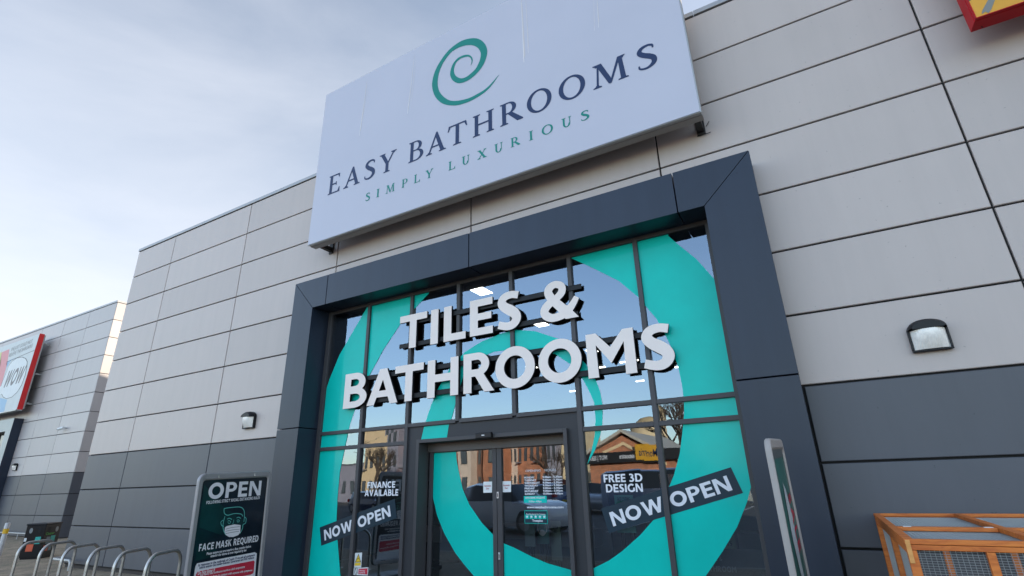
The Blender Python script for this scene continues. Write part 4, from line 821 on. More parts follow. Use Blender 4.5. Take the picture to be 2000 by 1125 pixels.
btext('inter', 'In response to the outbreak of Covid-19 we ask all customers', *c2(215, 1040), *c2(722, 945), .038, M_ink, .0128, name='print')
btext('inter', 'before entering this building following Government and NHS guidance', *c2(225, 1062), *c2(715, 968), .038, M_ink, .0128, name='print')
btext('inter', 'Do Not Enter if', *c2(210, 1116), *c2(362, 1086), .055, M_wv, .0145, name='print')
btext('inter', 'you have a new continuous cough or a high temperature', *c2(230, 1128), *c2(632, 1050), .034, M_wv, .0145, name='print')
btext('inter', 'you have been in contact with anyone with symptoms', *c2(260, 1150), *c2(700, 1080), .034, M_wv, .0145, name='print')
mb = MB(); mb.tube([BP(.36, .02, .02), BP(.36, .05, .03), BP(.36, .08, .038)], .010, 6); mb.tube([BP(1.1, .02, .02), BP(1.1, .05, .03), BP(1.1, .08, .038)], .010, 6); mb.build('clip', M_steel, brd, smooth=True)
# right board, nearly edge on
dq = ray(1496, 856); TRr = CP + dq * ((-2.65 + D) / dq.y); dq2 = ray(1522, 858); TR2 = CP + dq2 * ((-1.28 + D) / dq2.y)
wv2 = (TR2 - TRr)
brd2, BP, BL = board('poster_board', TR2, wv2, 'tall cream framed board seen nearly edge on in front of the right portal leg', {'frame': mat('cream_frame', (.36, .33, .31), .5), 'poster': mat('poster_green_print', (.015, .12, .095), .35, 0, .2, 3)}, wv2.length, .055, .06)
def b2(pts, c): return [BP(a, b, c) for a, b in pts]
mb = MB(); mb.flat = True; mb.poly(b2([(.62, .42), (.80, .50), (.96, .80), (.86, 1.15), (.98, 1.5), (.80, 1.62), (.62, 1.3), (.50, .9)], .011)); mb.build('grey_figure_print', mat('pale_grey_print', (.45, .50, .52), .5), brd2)
vs, ts = line(SANS, 'SALE', 0, 1, 0, 1, .2); mb = MB(); mb.flat = True; flat(mb, vs, ts, lambda a, b: BP(.88 + .30 * b, .55 + .55 * a, .013)); mb.build('red_print', MATS['poster_red'], brd2)
mb = MB(); mb.flat = True; mb.poly(b2([(.10, .10), (1.3, .10), (1.3, .19), (.10, .19)], .011)); mb.build('dark_header', mat('header_grey_print', (.08, .09, .09), .4), brd2)

# ================================================================ cycle hoops
ZT = G0 + .94
hd = Vector((-.509, .861, 0)).normalized()
cor = [((33, 1063.5), (115, 1052)), ((77, 1065.5), (157, 1055)), ((120, 1071), (203, 1060)), ((169, 1074.5), (255, 1064)), ((221, 1081), (306, 1069)), ((281, 1084), (366, 1073))]
hp = []
for L_, R_ in cor:
    a = onZ(*L_, ZT); b = onZ(*R_, ZT); hp.append((a, b))
wl = sum((b - a).length for a, b in hp) / 6
hl_ = ['cycle hoop furthest from the poster board, nearest the litter bin', 'second cycle hoop from the litter bin', 'third cycle hoop from the litter bin', 'third cycle hoop from the poster board', 'second cycle hoop from the poster board', 'cycle hoop nearest the poster board']
def mk_hoop(c, d, lab):
    t_ = thing('cycle_hoop', (c.x, c.y, G0), 'bare steel ' + lab, 'cycle hoop', 'steel cycle hoops along the wall'); r = .26
    a, b = c - d * wl / 2, c + d * wl / 2; P_ = [Vector((a.x, a.y, G0))]
    for k in range(9):
        an = math.pi / 2 * k / 8; P_.append(Vector((a.x, a.y, ZT - r)) + d * (r - r * math.cos(an)) + Vector((0, 0, r * math.sin(an))))
    for k in range(9):
        an = math.pi / 2 * k / 8; P_.append(Vector((b.x, b.y, ZT - r)) - d * (r - r * math.sin(an)) + Vector((0, 0, r * math.cos(an))))
    P_.append(Vector((b.x, b.y, G0)))
    mb = MB(); mb.tube(P_, .031, 12); mb.build('hoop_tube', M_steel, t_, smooth=True)
    mb = MB()
    for q in (a, b): mb.tube([(q.x, q.y, G0 + .001), (q.x, q.y, G0 + .015)], .085, 14)
    mb.build('base_plate', M_steel, t_); return t_
for i, (a, b) in enumerate(hp):
    c = (a + b) / 2
    if i == 0: h0 = mk_hoop(c, hd, hl_[0])
    else: dup(h0, (c.x, c.y, G0), 'bare steel ' + hl_[i])

# ================================================================ litter bin, bollard, rails
b0, b1, b2_ = onZ(44, 1092, G0), onZ(73.5, 1092, G0), onZ(105, 1086, G0)
d1 = (b2_ - b1); d2 = (b0 - b1); 
ux = d1.normalized(); uy = Vector((-ux.y, ux.x, 0)); 
if uy.dot(d2) < 0: uy = -uy
lw, sw = d1.length, abs(d2.dot(uy)); sw = max(sw, .45)
bn = thing('litter_bin', (b1.x, b1.y, G0), 'black twin recycling bin with coloured stickers in the corner between the two buildings', 'litter bin')
tp = onY(82.5, 1021.5, b1.y).z
hb_ = tp - G0
def bb(a0, b0_, z0, a1, b1_, z1): return [b1 + ux * a + uy * b + Vector((0, 0, z)) for a, b, z in ((a0, b0_, z0), (a1, b0_, z0), (a1, b1_, z0), (a0, b1_, z0), (a0, b0_, z1), (a1, b0_, z1), (a1, b1_, z1), (a0, b1_, z1))]
BF = [(0, 3, 2, 1), (4, 5, 6, 7), (0, 1, 5, 4), (1, 2, 6, 5), (2, 3, 7, 6), (3, 0, 4, 7)]
mb = MB(); mb.add(bb(0, 0, .04, lw, sw, hb_ - .06), BF); mb.build('body', mat('bin_black', (.006, .006, .007), .45, spec=.25), bn, bev=.012)
mb = MB(); mb.add(bb(-.02, -.02, hb_ - .058, lw + .02, sw + .02, hb_), BF); mb.build('lid', mat('bin_lid', (.018, .018, .02), .5, spec=.3), bn, bev=.015)
mb = MB(); mb.add(bb(.03, .03, 0, lw - .03, sw - .03, .039), BF); mb.build('base', M_black, bn)
def face(nm, side, a0, z0, a1, z1, mt, off=.006):
    z0 *= hb_; z1 *= hb_
    if side == 'w': P_ = [b1 + ux * lw * a - uy * off + Vector((0, 0, z)) for a, z in ((a0, z0), (a1, z0), (a1, z1), (a0, z1))]
    else: P_ = [b1 + uy * sw * a - ux * off + Vector((0, 0, z)) for a, z in ((a0, z0), (a1, z0), (a1, z1), (a0, z1))]
    mb = MB(); mb.flat = True; mb.poly(P_); return mb.build(nm, mt, bn)
for sd_, (o1, o2) in (('w', (.14, .46)), ('n', (.12, .5))):
    for k in range(2):
        a0 = .12 + k * .42
        vs, ts = union(ring(0, 0, .075 if sd_ == 'w' else .05, .085, .001, .001, n=20)); mb = MB(); mb.flat = True
        if sd_ == 'w': flat(mb, vs, ts, lambda p, q: b1 + ux * (lw * (.26 + .48 * k) + p) - uy * .006 + Vector((0, 0, hb_ * .80 + q)))
        else: flat(mb, vs, ts, lambda p, q: b1 + uy * (sw * (.28 + .44 * k) + p) - ux * .006 + Vector((0, 0, hb_ * .80 + q)))
        mb.build('aperture', mat('aperture_grey', (.20, .22, .23), .4) if k == (1 if sd_ == 'w' else 1) else M_joint, bn)
cols_ = [('bin_teal', (.02, .38, .33)), ('bin_orange', (.60, .10, .04)), ('bin_greyblue', (.12, .18, .20))]
face('sticker', 'w', .20, .40, .44, .60, mat(*cols_[2])); face('sticker', 'w', .46, .42, .74, .62, mat(*cols_[0])); face('sticker', 'w', .14, .20, .44, .36, mat(*cols_[1])); face('sticker', 'w', .46, .20, .66, .38, MATS['bin_greyblue'])
face('sticker', 'n', .12, .42, .40, .62, MATS['bin_teal']); face('sticker', 'n', .40, .22, .75, .42, MATS['bin_orange']); face('sticker', 'n', .84, .50, .96, .60, M_paper)
V, T = inter('Cleaner', 0, lw * .55, 0, .085, .01); mb = MB(); mb.flat = True; flat(mb, V, T, lambda a, b: b1 + ux * (lw * .08 + a) - uy * .008 + Vector((0, 0, hb_ * .66 + b))); mb.build('green_print', mat('bin_green_print', (.05, .35, .03), .5), bn)
q = onZ(-3, 1086, G0); bo_ = thing('bollard', (q.x, q.y, G0), 'pale steel bollard with a yellow band at the left edge', 'bollard')
zt = onY(14, 1021, q.y).z
mb = MB(); mb.tube([(q.x, q.y, G0), (q.x, q.y, zt - .02), (q.x, q.y, zt)], [.075, .075, .06], 16); mb.build('post', mat('bollard_pale', (.42, .42, .42), .45, .2), bo_, smooth=True)
zb_ = onY(9, 1036, q.y).z; mb = MB(); mb.tube([(q.x, q.y, zb_ - .1), (q.x, q.y, zb_ + .06)], .083, 16); mb.build('yellow_band', mat('band_yellow', (.70, .42, .02), .5), bo_, smooth=True)
def krail(x0, x1, y, z, label, n, name='kick_rail', corner=False):
    t_ = thing(name, ((x0 + x1) / 2, y, G0), label, 'rail', 'low tubular rails at the foot of the walls')
    P_ = [Vector((x0, y, z)), Vector((x1, y, z))]
    mb = MB()
    if corner: mb.tube([(x0, y + .9, z), (x0, y + .06, z), (x0 + .06, y, z), (x1 - .07, y, z), (x1 - .01, y, z - .05), (x1, y, z - .12), (x1, y, G0)], .035, 10)
    else: mb.tube(P_, .035, 10)
    mb.build('rail', M_wr, t_, smooth=True); mb = MB()
    for i in range(n):
        x = x0 + (x1 - x0) * (i + .3) / n; mb.tube([(x, y, G0), (x, y, z - .02)], .025, 8)
    if n: mb.build('support', M_wr, t_, smooth=True)
M_wr = mat('galvanised_rail', (.42, .42, .41), .45, .5, .1)
FY = 4.738
q = onY(133, 1046, FY - .7); krail(-60, -31.9, FY - .75, q.z, 'low tubular rail along the foot of the far building', 16)
q = onZ(133.5, 1114.5, G0); qz = onY(136, 1095, q.y).z
krail(q.x - 1.25, q.x, q.y, qz, 'short bent tubular guard at the corner of the near building', 0, corner=True)

# ================================================================ chicken run
cx0, cy1, cy0, cz = .397, -.12, -3.10, -1.592
M_wood = wood_mat('orange_stained_timber', (.45, .10, .014), (.70, .21, .034)); M_wire = mat('galvanised_wire', (.34, .36, .38), .4, .6, .05)
cr_ = thing('chicken_run', (cx0 + 1.5, (cy0 + cy1) / 2, G0), 'orange stained timber chicken run with wire mesh panels at the lower right', 'animal run')
cx1 = cx0 + 3.1; t = .062; tt = .034
def bar(mb, a, b): mb.box((min(a[0], b[0]), min(a[1], b[1]), min(a[2], b[2])), (max(a[0], b[0]), max(a[1], b[1]), max(a[2], b[2])))
def bars(name, lst, mt=M_wood):
    for a, b in lst:
        m_ = MB(); bar(m_, a, b); m_.build(name, mt, cr_, bev=.003)
ym = -1.97; xc = cx0 + .76
bars('top_bar', [((cx0, cy0 + .062, cz - tt), (cx0 + t, cy1 - .062, cz)), ((cx1 - t, cy0 + .062, cz - tt), (cx1, cy1 - .062, cz)), ((cx0, cy0, cz - tt), (cx1, cy0 + .06, cz)), ((cx0, cy1 - .06, cz - tt), (cx1, cy1, cz)),
                 ((cx0 + t + .002, ym - .05, cz - tt), (xc - .002, ym + .05, cz - .002)), ((xc + t + .002, ym - .05, cz - tt), (cx1 - t - .002, ym + .05, cz - .002)), ((xc, cy0 + .062, cz - tt - .002), (xc + t, cy1 - .062, cz + .003)), ((xc + 1.1, cy0 + .062, cz - tt - .002), (xc + 1.1 + t, ym - .052, cz + .003)), ((xc + 1.1, ym + .052, cz - tt - .002), (xc + 1.1 + t, cy1 - .062, cz + .003))])
zf = cz - tt - .003
bars('front_bar', [((cx0 + .002, cy0 + .003, zf - .034), (cx1, cy0 + .05, zf)), ((cx0 + .002, cy0 + .002, G0 + .02), (cx0 + .062, cy0 + .051, zf - .036)), ((cx0 + .452, cy0 + .002, G0 + .02), (cx0 + .50, cy0 + .051, zf - .036)), ((cx0 + 1.0, cy0 + .002, G0 + .02), (cx0 + 1.05, cy0 + .051, zf - .036)), ((cx0 + 2.0, cy0 + .002, G0 + .02), (cx0 + 2.05, cy0 + .051, zf - .036)), ((cx0 + .064, cy0 + .004, G0 + .02), (cx0 + .45, cy0 + .049, G0 + .09)), ((cx0 + .502, cy0 + .004, G0 + .02), (cx0 + .998, cy0 + .049, G0 + .09))])
bars('side_bar', [((cx0 + .003, cy0 + .053, zf - .06), (cx0 + .05, cy1 - .08, zf)), ((cx0 + .004, cy0 + 1.25, G0 + .02), (cx0 + .048, cy0 + 1.33, zf - .062)), ((cx0 + .004, cy1 - .078, G0 + .02), (cx0 + .06, cy1, zf)), ((cx0 + .004, cy0 + .053, G0 + .02), (cx0 + .048, cy0 + 1.248, G0 + .08)), ((cx0 + .004, cy0 + 1.332, G0 + .02), (cx0 + .048, cy1 - .08, G0 + .08))])
bk = []
for u in (1850, 1982, 2120):
    x = onY(u, 1090, cy1).x; bk.append(((x - .03, cy1 - .05, G0 + .02), (x + .03, cy1 - .004, zf - .045)))
bk.append(((cx0 + .064, cy1 - .052, zf - .043), (cx1, cy1 - .003, zf)))
bars('back_bar', bk)
def wires(name, f, a0, a1, b0, b1, sa, sb, r=.0022):
    mb = MB()
    na, nb = int((a1 - a0) / sa), int((b1 - b0) / sb)
    for i in range(na + 1):
        a = a0 + i * sa; P_ = [f(a - r, b0), f(a + r, b0), f(a + r, b1), f(a - r, b1)]; mb.hull(P_, (Vector(f(a, b0, 1)) - Vector(f(a, b0))) * r * 2)
    for i in range(nb + 1):
        b = b0 + i * sb; P_ = [f(a0, b - r), f(a1, b - r), f(a1, b + r), f(a0, b + r)]; mb.hull(P_, (Vector(f(a0, b, 1)) - Vector(f(a0, b))) * r * 1.5)
    return mb.build(name, M_wire, cr_)
wires('front_mesh', lambda a, b, n=0: (a, cy0 + .053 + n, b), cx0 + .05, cx1 - .05, G0 + .05, zf - .03, .030, .016, .0013)
wires('top_mesh', lambda a, b, n=0: (a, b, cz - tt - .006 - n), cx0 + .03, cx1 - .05, cy0 + .03, cy1 - .03, .030, .030, .0018)
wires('side_mesh', lambda a, b, n=0: (cx0 + .052 + n, a, b), cy0 + .06, cy1 - .05, G0 + .05, zf - .03, .040, .022, .0014)
for u, v in ((1772, 1028.5), (1926, 1028.5)):
    q = onZ(u, v, cz); m_ = MB(); m_.box((q.x - .03, ym - .025, cz - .0019), (q.x + .03, ym + .025, cz + .002)); m_.build('white_label', M_paper, cr_)
mb = MB(); mb.box((cx0 + .004, cy0 - .008, zf - .12), (cx0 + .034, cy0 + .0015, cz - .004)); mb.build('corner_batten', wood_mat('pale_timber', (.60, .27, .07), (.74, .36, .11)), cr_, bev=.002)

# ================================================================ far building on the left
far = thing('retail_building', (-50, 8, G0), 'next retail unit beyond the corner, pale panels over dark base with a sunlit end wall', 'building')
ml, md = MB(), MB()
zb = -.087; sr = .9953
FX = -32.62
for r_ in range(9):
    for i in range(9): panel(ml, FX - 3.08 * (i + 1), FX - 3.08 * i, zb + r_, zb + r_ + 1, FY, .004)
    for k in range(6): panel(ml, FY + .0 + k * 4.0, FY + k * 4.0 + 4.0, zb + r_, zb + r_ + 1, 0, .004, ax='Y', X=FX)
for r_ in range(3):
    for i in range(9): panel(md, FX - 3.08 * (i + 1), FX - 3.08 * i, zb - r_ - 1, zb - r_, FY, .004)
    for k in range(6): panel(md, FY + k * 4.0, FY + k * 4.0 + 4.0, zb - r_ - 1, zb - r_, 0, .004, ax='Y', X=FX)

ml.build('light_cladding', mat('far_light_cladding', (0.44, 0.405, 0.395), 0.42, 0.0, 0.04, 0.6, spec=0.4, streak=.06), far); md.build('dark_cladding', M_dark, far, label='dark grey lower cladding of the far unit')
mb = MB(); mb.box((FX - 27.7, FY + .045, -3.03), (FX - .05, FY + 24, 8.9)); mb.build('wall', M_joint, far)
mb = MB(); mb.box((FX - 27.7, FY - .02, 8.925), (FX + .02, FY + .3, 9.03)); mb.box((FX - .28, FY + .301, 8.925), (FX + .02, FY + 24, 9.03)); mb.build('coping', MATS['coping_grey'], far)
# far portal
fx1 = -40.62; fp = MB(); PYF = FY - .45
fp.box((fx1 - .75, PYF, -3.0), (fx1, FY - .005, 3.16)); fp.box((fx1 - 11, PYF, 2.45), (fx1 - .752, FY - .005, 3.16)); fp.box((fx1 - 11.75, PYF, -3.0), (fx1 - 11.002, FY - .005, 3.16))
fpo = fp.build('entrance_portal', mat('far_portal_front', (.30, .34, .34), .4), far, label='grey green portal of the far unit')
mb = MB(); mb.box((fx1 + .001, PYF + .004, -3.0), (fx1 + .02, FY - .006, 3.15)); mb.build('portal_side', M_navy, fpo)
mb = MB(); mb.box((fx1 - 11, FY - .02, -3.0), (fx1 - .76, FY - .006, 2.45)); mb.build('portal_glazing', mat('far_glazing', (.03, .035, .04), .08, spec=.8), fpo)
mb = MB()
for i in range(6): mb.box((fx1 - .8 - i * 2.0 - .08, FY - .10, -3.0), (fx1 - .8 - i * 2.0, FY - .021, 2.44))
mb.box((fx1 - 11, FY - .099, .6), (fx1 - .76, FY - .022, .7)); mb.build('mullion', M_frame, fpo)
# far sign
fq = FY - .74; qa = onY(76.5, 651.6, fq); qb = onY(36.5, 798.4, fq)
fsx = -39.75; fz0, fz1 = qb.z, qa.z; fs_ = thing('red_edged_sign', (fsx - 4, fq, fz0), 'wide printed sign with red edge reading WOW on the far building', 'sign')
mb = MB(); mb.box((fsx - 10.5, fq + .01, fz0), (fsx, fq + .26, fz1)); mb.build('red_case', mat('far_red', (.62, .010, .012), .35), fs_)
mb = MB(); mb.box((fsx - 10.5, fq + .262, fz0 + .05), (fsx - .03, fq + .34, fz1 - .05)); mb.build('back_frame', M_signedge, fs_)
mb = MB(); mb.box((fsx - 10.5, fq, fz0 + .01), (fsx - .01, fq + .009, fz1 - .01)); mb.build('printed_face', mat('far_sign_face', (.52, .55, .55), .5), fs_)
mb = MB(); mb.box((fsx - 10.5, fq - .03, fz0 - .06), (fsx, fq + .26, fz0 - .002)); mb.build('lower_trim', M_signedge, fs_)
mb = MB()
for z in (fz0 + .35, fz0 + 2.1, fz1 - .6): mb.box((fsx - .35, fq + .34, z), (fsx - .25, FY - .001, z + .08)); mb.box((fsx - .12, fq + .345, z + .01), (fsx + .12, FY - .3, z + .05))
mb.build('bracket', M_signedge, fs_)
sz = 5.62
def fpoly(name, pts, mt, y): 
    p = xz(pts, fq, sz, 0, 640); mb = MB(); mb.flat = True; mb.add([(a, fq - y, b) for a, b in p], [tuple(range(len(p)))]); return mb.build(name, mt, fs_)
fpoly('pink_stripe', [(20, 270), (105, 235), (78, 400), (35, 560), (0, 690), (-60, 900), (-120, 880), (-20, 500)], mat('pink_print', (.62, .22, .24), .5), .002)
fpoly('yellow_patch', [(-60, 300), (20, 268), (5, 400), (-10, 470), (-120, 700), (-140, 420)], mat('pale_yellow_print', (.55, .55, .22), .5), .002)
fpoly('blue_patch', [(75, 372), (180, 325), (120, 360), (75, 440), (68, 480)], mat('sky_blue_print', (.25, .42, .58), .5), .002)
fpoly('blue_stripes', [(0, 770), (20, 775), (80, 790), (60, 850), (45, 925), (0, 940)], MATS['sky_blue_print'], .002)
bub = [(75, 480), (95, 420), (135, 365), (190, 330), (245, 320), (285, 335), (303, 370), (298, 430), (280, 520), (240, 630), (190, 710), (130, 765), (70, 782), (35, 765), (18, 730), (-30, 760), (-60, 700), (10, 640), (30, 580)]
fpoly('bubble_outline', bub, M_black, .004)
cx_ = sum(p[0] for p in bub) / len(bub); cy_ = sum(p[1] for p in bub) / len(bub)
fpoly('speech_bubble', [(cx_ + (a - cx_) * .965, cy_ + (b - cy_) * .975) for a, b in bub], M_paper, .006)
p = xz([(25, 672), (272, 590), (75, 380), (75, 372), (380, 245)], fq, sz, 0, 640)
p = xz([(28, 668), (70, 480), (118, 636), (285, 408)], fq, sz, 0, 640)
a0 = xz([(26, 665)], fq, sz, 0, 640)[0]; a1 = xz([(232, 575)], fq, sz, 0, 640)[0]; tp_ = xz([(72, 485)], fq, sz, 0, 640)[0]
V, T = line(SANS, 'WOW', 0, 1, 0, 1, .12); mb = MB(); mb.flat = True; flat(mb, V, T, lambda a, b: (a0[0] + (a1[0] - a0[0]) * a + .25 * b, fq - .008, a0[1] + (a1[1] - a0[1]) * a * .3 + (tp_[1] - a0[1]) * b)); mb.build('lettering', mat('wow_grey', (.16, .15, .15), .5), fs_)
mb = MB(); mb.flat = True
for t_, (u0, v0), (u1, v1) in (('SHE JUST COULD NOT', (118, 262), (352, 165)), ('BELIEVE THE BARGAINS', (95, 325), (352, 215))):
    a = xz([(u0, v0)], fq, sz, 0, 640)[0]; b = xz([(u1, v1)], fq, sz, 0, 640)[0]; V, T = inter(t_, 0, 1, 0, 1, .0)
    flat(mb, V, T, lambda p_, q_: (a[0] + (b[0] - a[0]) * p_, fq - .004, a[1] + (b[1] - a[1]) * p_ + .26 * q_))
mb.build('print', MATS['wow_grey'], fs_)
p = xz([(75, 375), (378, 245), (378, 250), (75, 380)], fq, sz, 0, 640); mb = MB(); mb.flat = True; mb.add([(a, fq - .004, b) for a, b in p], [(0, 1, 2, 3)]); mb.build('print_line', M_black, fs_)
q = onY(32, 912, FY); dup(lp, (q.x, FY, q.z - .0), 'small black bulkhead lamp on the far building beside its portal')
q = onY(129, 836, FY); cm_ = thing('security_camera', (q.x, FY, q.z), 'small white security camera on the far building wall', 'security camera')
mb = MB(); mb.tube([(q.x, FY - .001, q.z), (q.x, FY - .14, q.z + .02)], .05, 10); mb.build('bracket', M_paper, cm_, smooth=True); mb = MB(); mb.tube([(q.x + .1, FY - .14, q.z), (q.x - .22, FY - .25, q.z - .06)], .075, 12); mb.build('camera_body', M_paper, cm_, smooth=True)
mb = MB(); mb.tube([(q.x - .221, FY - .2505, q.z - .0603), (q.x - .26, FY - .264, q.z - .068)], .05, 10); mb.build('lens', M_black, cm_, smooth=True)

# ================================================================ what the shop glass reflects: the other side of the car park
AY = 52.0
def block(name, u0, u1, topz, mt, label, Lr=AY, vref=890, win=None, depth=9, cols=3, floors=5, fl=3.4, roofc=None):
    a, b = refl(u0, vref, Lr), refl(u1, vref, Lr); x0, x1 = a.x, b.x
    t_ = thing(name, ((x0 + x1) / 2, -Lr, G0), label, 'building'); mb = MB(); mb.box((x0, -Lr - depth, G0 - .1), (x1, -Lr, topz)); mb.build('wall', mt, t_)
    mb = MB(); mb.box((x0 - .1, -Lr - depth - .1, topz + .002), (x1 + .1, -Lr + .12, topz + .18)); mb.build('roof', mat('roof_edge_grey', (.16, .16, .17), .7), t_)
    for f in range(floors):
        for c in range(cols):
            wx = x0 + (x1 - x0) * (c + .5) / cols; wz = G0 + 1.1 + f * fl; ww = (x1 - x0) / cols * .22; ww = min(ww, .9)
            if wz + 1.9 > topz: continue
            mb = MB(); mb.box((wx - ww, -Lr + .003, wz), (wx + ww, -Lr + .10, wz + 1.75)); wf = mb.build('window', mat('window_frame_dark', (.07, .075, .08), .5), t_)
            mb = MB(); mb.box((wx - ww + .1, -Lr + .101, wz + .1), (wx - .04, -Lr + .112, wz + 1.65)); mb.box((wx + .04, -Lr + .101, wz + .1), (wx + ww - .1, -Lr + .112, wz + 1.65)); mb.build('pane', mat('window_pane_far', (.12, .14, .15), .12, spec=.9), wf)
            if (f + c) % 3 == 1 and cols > 1 and wz + 3 < topz and f > 0:
                mb = MB(); mb.box((wx - ww - .15, -Lr + .121, wz - .25), (wx + ww + .15, -Lr + .9, wz - .12)); bl_ = mb.build('balcony', mat('balcony_grey', (.22, .22, .24), .5), t_)
                mb = MB(); mb.box((wx - ww - .13, -Lr + .86, wz + .55), (wx + ww + .13, -Lr + .89, wz + .60)); mb.build('balcony_rail', MATS['balcony_grey'], bl_)
    return t_, x0, x1
M_bo = brick_mat('orange_brick', (.66, .25, .12), (.56, .20, .095), (.40, .30, .24), 5.0, .5, .17)
M_bb = brick_mat('brown_brick', (.34, .15, .09), (.28, .12, .07), (.30, .25, .2), 5.0, .5, .17)
M_cream = mat('cream_render', (.80, .62, .38), .85, 0, .08, 1.5); M_pinkr = mat('pale_render', (.80, .63, .50), .85, 0, .08, 1.5); M_viol = mat('grey_render', (.34, .32, .37), .8, 0, .08, 1.5)
M_yr = mat('yellow_render', (.88, .64, .38), .85, 0, .06, 1.5)
zt_ = refl(735, 843, AY).z
block('apartment_building', 709, 757, zt_ , M_yr, 'yellow rendered apartment block mirrored in the left window', cols=4)
_q0, _q1 = refl(655, 905, AY), refl(708.5, 905, AY)
block('low_warehouse', 655, 708.5, _q1.z, M_viol, 'low grey warehouse mirrored at the left edge of the window', cols=3, floors=1)
block('apartment_building', 757.3, 777, zt_ + .2, M_viol, 'grey rendered apartment block mirrored beside the yellow one', Lr=AY - 1.2, cols=2)
block('apartment_building', 777.3, 893, zt_ + .2, M_bo, 'orange brick apartment block mirrored left of the doors', cols=5)
zt2 = refl(1000, 835, AY).z
block('apartment_building', 893.3, 914, zt2 - 1, M_pinkr, 'narrow pale rendered block mirrored in the left door', Lr=AY - 1.5, cols=1)
block('apartment_building', 914.3, 938, zt2, M_bb, 'brown brick block mirrored in the left door', cols=2)
block('apartment_building', 938.3, 976, zt2 - 1.5, M_bo, 'plain orange brick block mirrored by the door stile', Lr=AY - 2, cols=1)
block('apartment_building', 976.3, 1006, zt2, M_pinkr, 'pale rendered block mirrored in the right door', cols=3)
block('apartment_building', 1006.3, 1063, zt2 + .5, M_bo, 'wide orange brick block mirrored in the right door', cols=5)
block('apartment_building', 1063.3, 1084, zt2 - .8, M_viol, 'violet grey block mirrored at the right of the door', Lr=AY - 1.5, cols=2)
block('apartment_building', 1084.3, 1128, zt2, M_cream, 'cream rendered block mirrored at the right edge of the door', cols=3)
# red panel fence
fa, fb = refl(1040, 900, 34).x, refl(1112, 900, 34).x
fc = thing('panel_fence', ((fa + fb) / 2, -34, G0), 'red brown timber fence mirrored at the right of the door', 'fence'); mb = MB()
n_ = int((fb - fa) / .35)
for i in range(n_): mb.box((fa + i * .35, -34.05, G0 - .1), (fa + i * .35 + .33, -34, G0 + 2.0 + (i % 2) * .03))
mb.build('boards', wood_mat('red_timber', (.22, .05, .03), (.33, .09, .05)), fc)
# gabled retail unit
GL = 40.0; ap = refl(1217, 845, GL); el = refl(1158, 888, GL); er = refl(1330, 905, GL); hw_ = er.x - ap.x; hl2 = ap.x - el.x
gb = thing('gabled_building', (ap.x, -GL, G0), 'orange brick gabled garage mirrored behind FREE 3D DESIGN', 'building')
zr = er.z; zl = el.z
mb = MB(); mb.prism([(el.x, G0 - .1), (er.x, G0 - .1), (er.x, zr), (ap.x, ap.z - .35), (el.x, zl)], -GL - 14, -GL); mb.build('wall', M_bo, gb)
mb = MB(); mb.hull([(el.x - .5, -GL + .5, zl - .25), (ap.x, -GL + .5, ap.z - .1), (er.x + .5, -GL + .5, zr - .25), (er.x + .5, -GL + .5, zr + .05), (ap.x, -GL + .5, ap.z + .2), (el.x - .5, -GL + .5, zl + .05)], (0, -15, 0)); rf = mb.build('roof', mat('roof_pale', (.55, .50, .42), .6), gb)
mb = MB(); mb.hull([(el.x + 1.2, -GL + .03, zl - .1), (ap.x, -GL + .03, ap.z - 1.25), (er.x - 1.2, -GL + .03, zr - .3), (er.x - 1.2, -GL + .03, zr - .05), (ap.x, -GL + .03, ap.z - .95), (el.x + 1.2, -GL + .03, zl + .15)], (0, .1, 0)); mb.build('inner_barge_board', M_yr, gb)
f0, f1 = refl(1150, 898, GL - .6), refl(1330, 898, GL - .6)
mb = MB(); mb.box((f0.x, -GL + .14, f0.z - .45), (f1.x, -GL + .6, f0.z + .45)); fsc = mb.build('fascia', mat('fascia_black', (.02, .02, .022), .5), gb)
def gtext(t, u1, u0, z, h, mt=M_wv):     # reads normally on the building, mirrored in the glass
    xr, xl = refl(u1, 895, GL - .6).x, refl(u0, 895, GL - .6).x
    V, T = inter(t, 0, 1, 0, 1, .03); mb = MB(); mb.flat = True; flat(mb, V, T, lambda a, b: (xr + (xl - xr) * a, -GL + .612, z + h * b)); mb.build('lettering', mt, fsc)
gtext('autocentre', 1244, 1211, f0.z - .12, .40); gtext('MOT | SERV', 1188, 1158, f0.z - .15, .38)
o0, o1 = refl(1246, 886, GL - .7), refl(1287, 886, GL - .7); mb = MB(); mb.box((o0.x, -GL + .61, f0.z - .3), (o1.x, -GL + .75, f0.z + .95)); mb.build('orange_sign', mat('orange_sign', (.75, .38, .03), .5), fsc)
xr, xl = o1.x - .2, o0.x + .3; V, T = inter('Morris', 0, 1, 0, 1, .01); mb = MB(); mb.flat = True; flat(mb, V, T, lambda a, b: (xr + (xl - xr) * a, -GL + .762, f0.z + .05 + .6 * b)); mb.build('lettering', M_ink, fsc)
mb = MB()
for k in range(5): mb.box((el.x + 1.5 + k * 3.1, -GL + .02, G0), (el.x + 3.9 + k * 3.1, -GL + .09, G0 + 2.6))
mb.build('shutter_door', mat('shutter_grey', (.35, .36, .33), .5), gb)
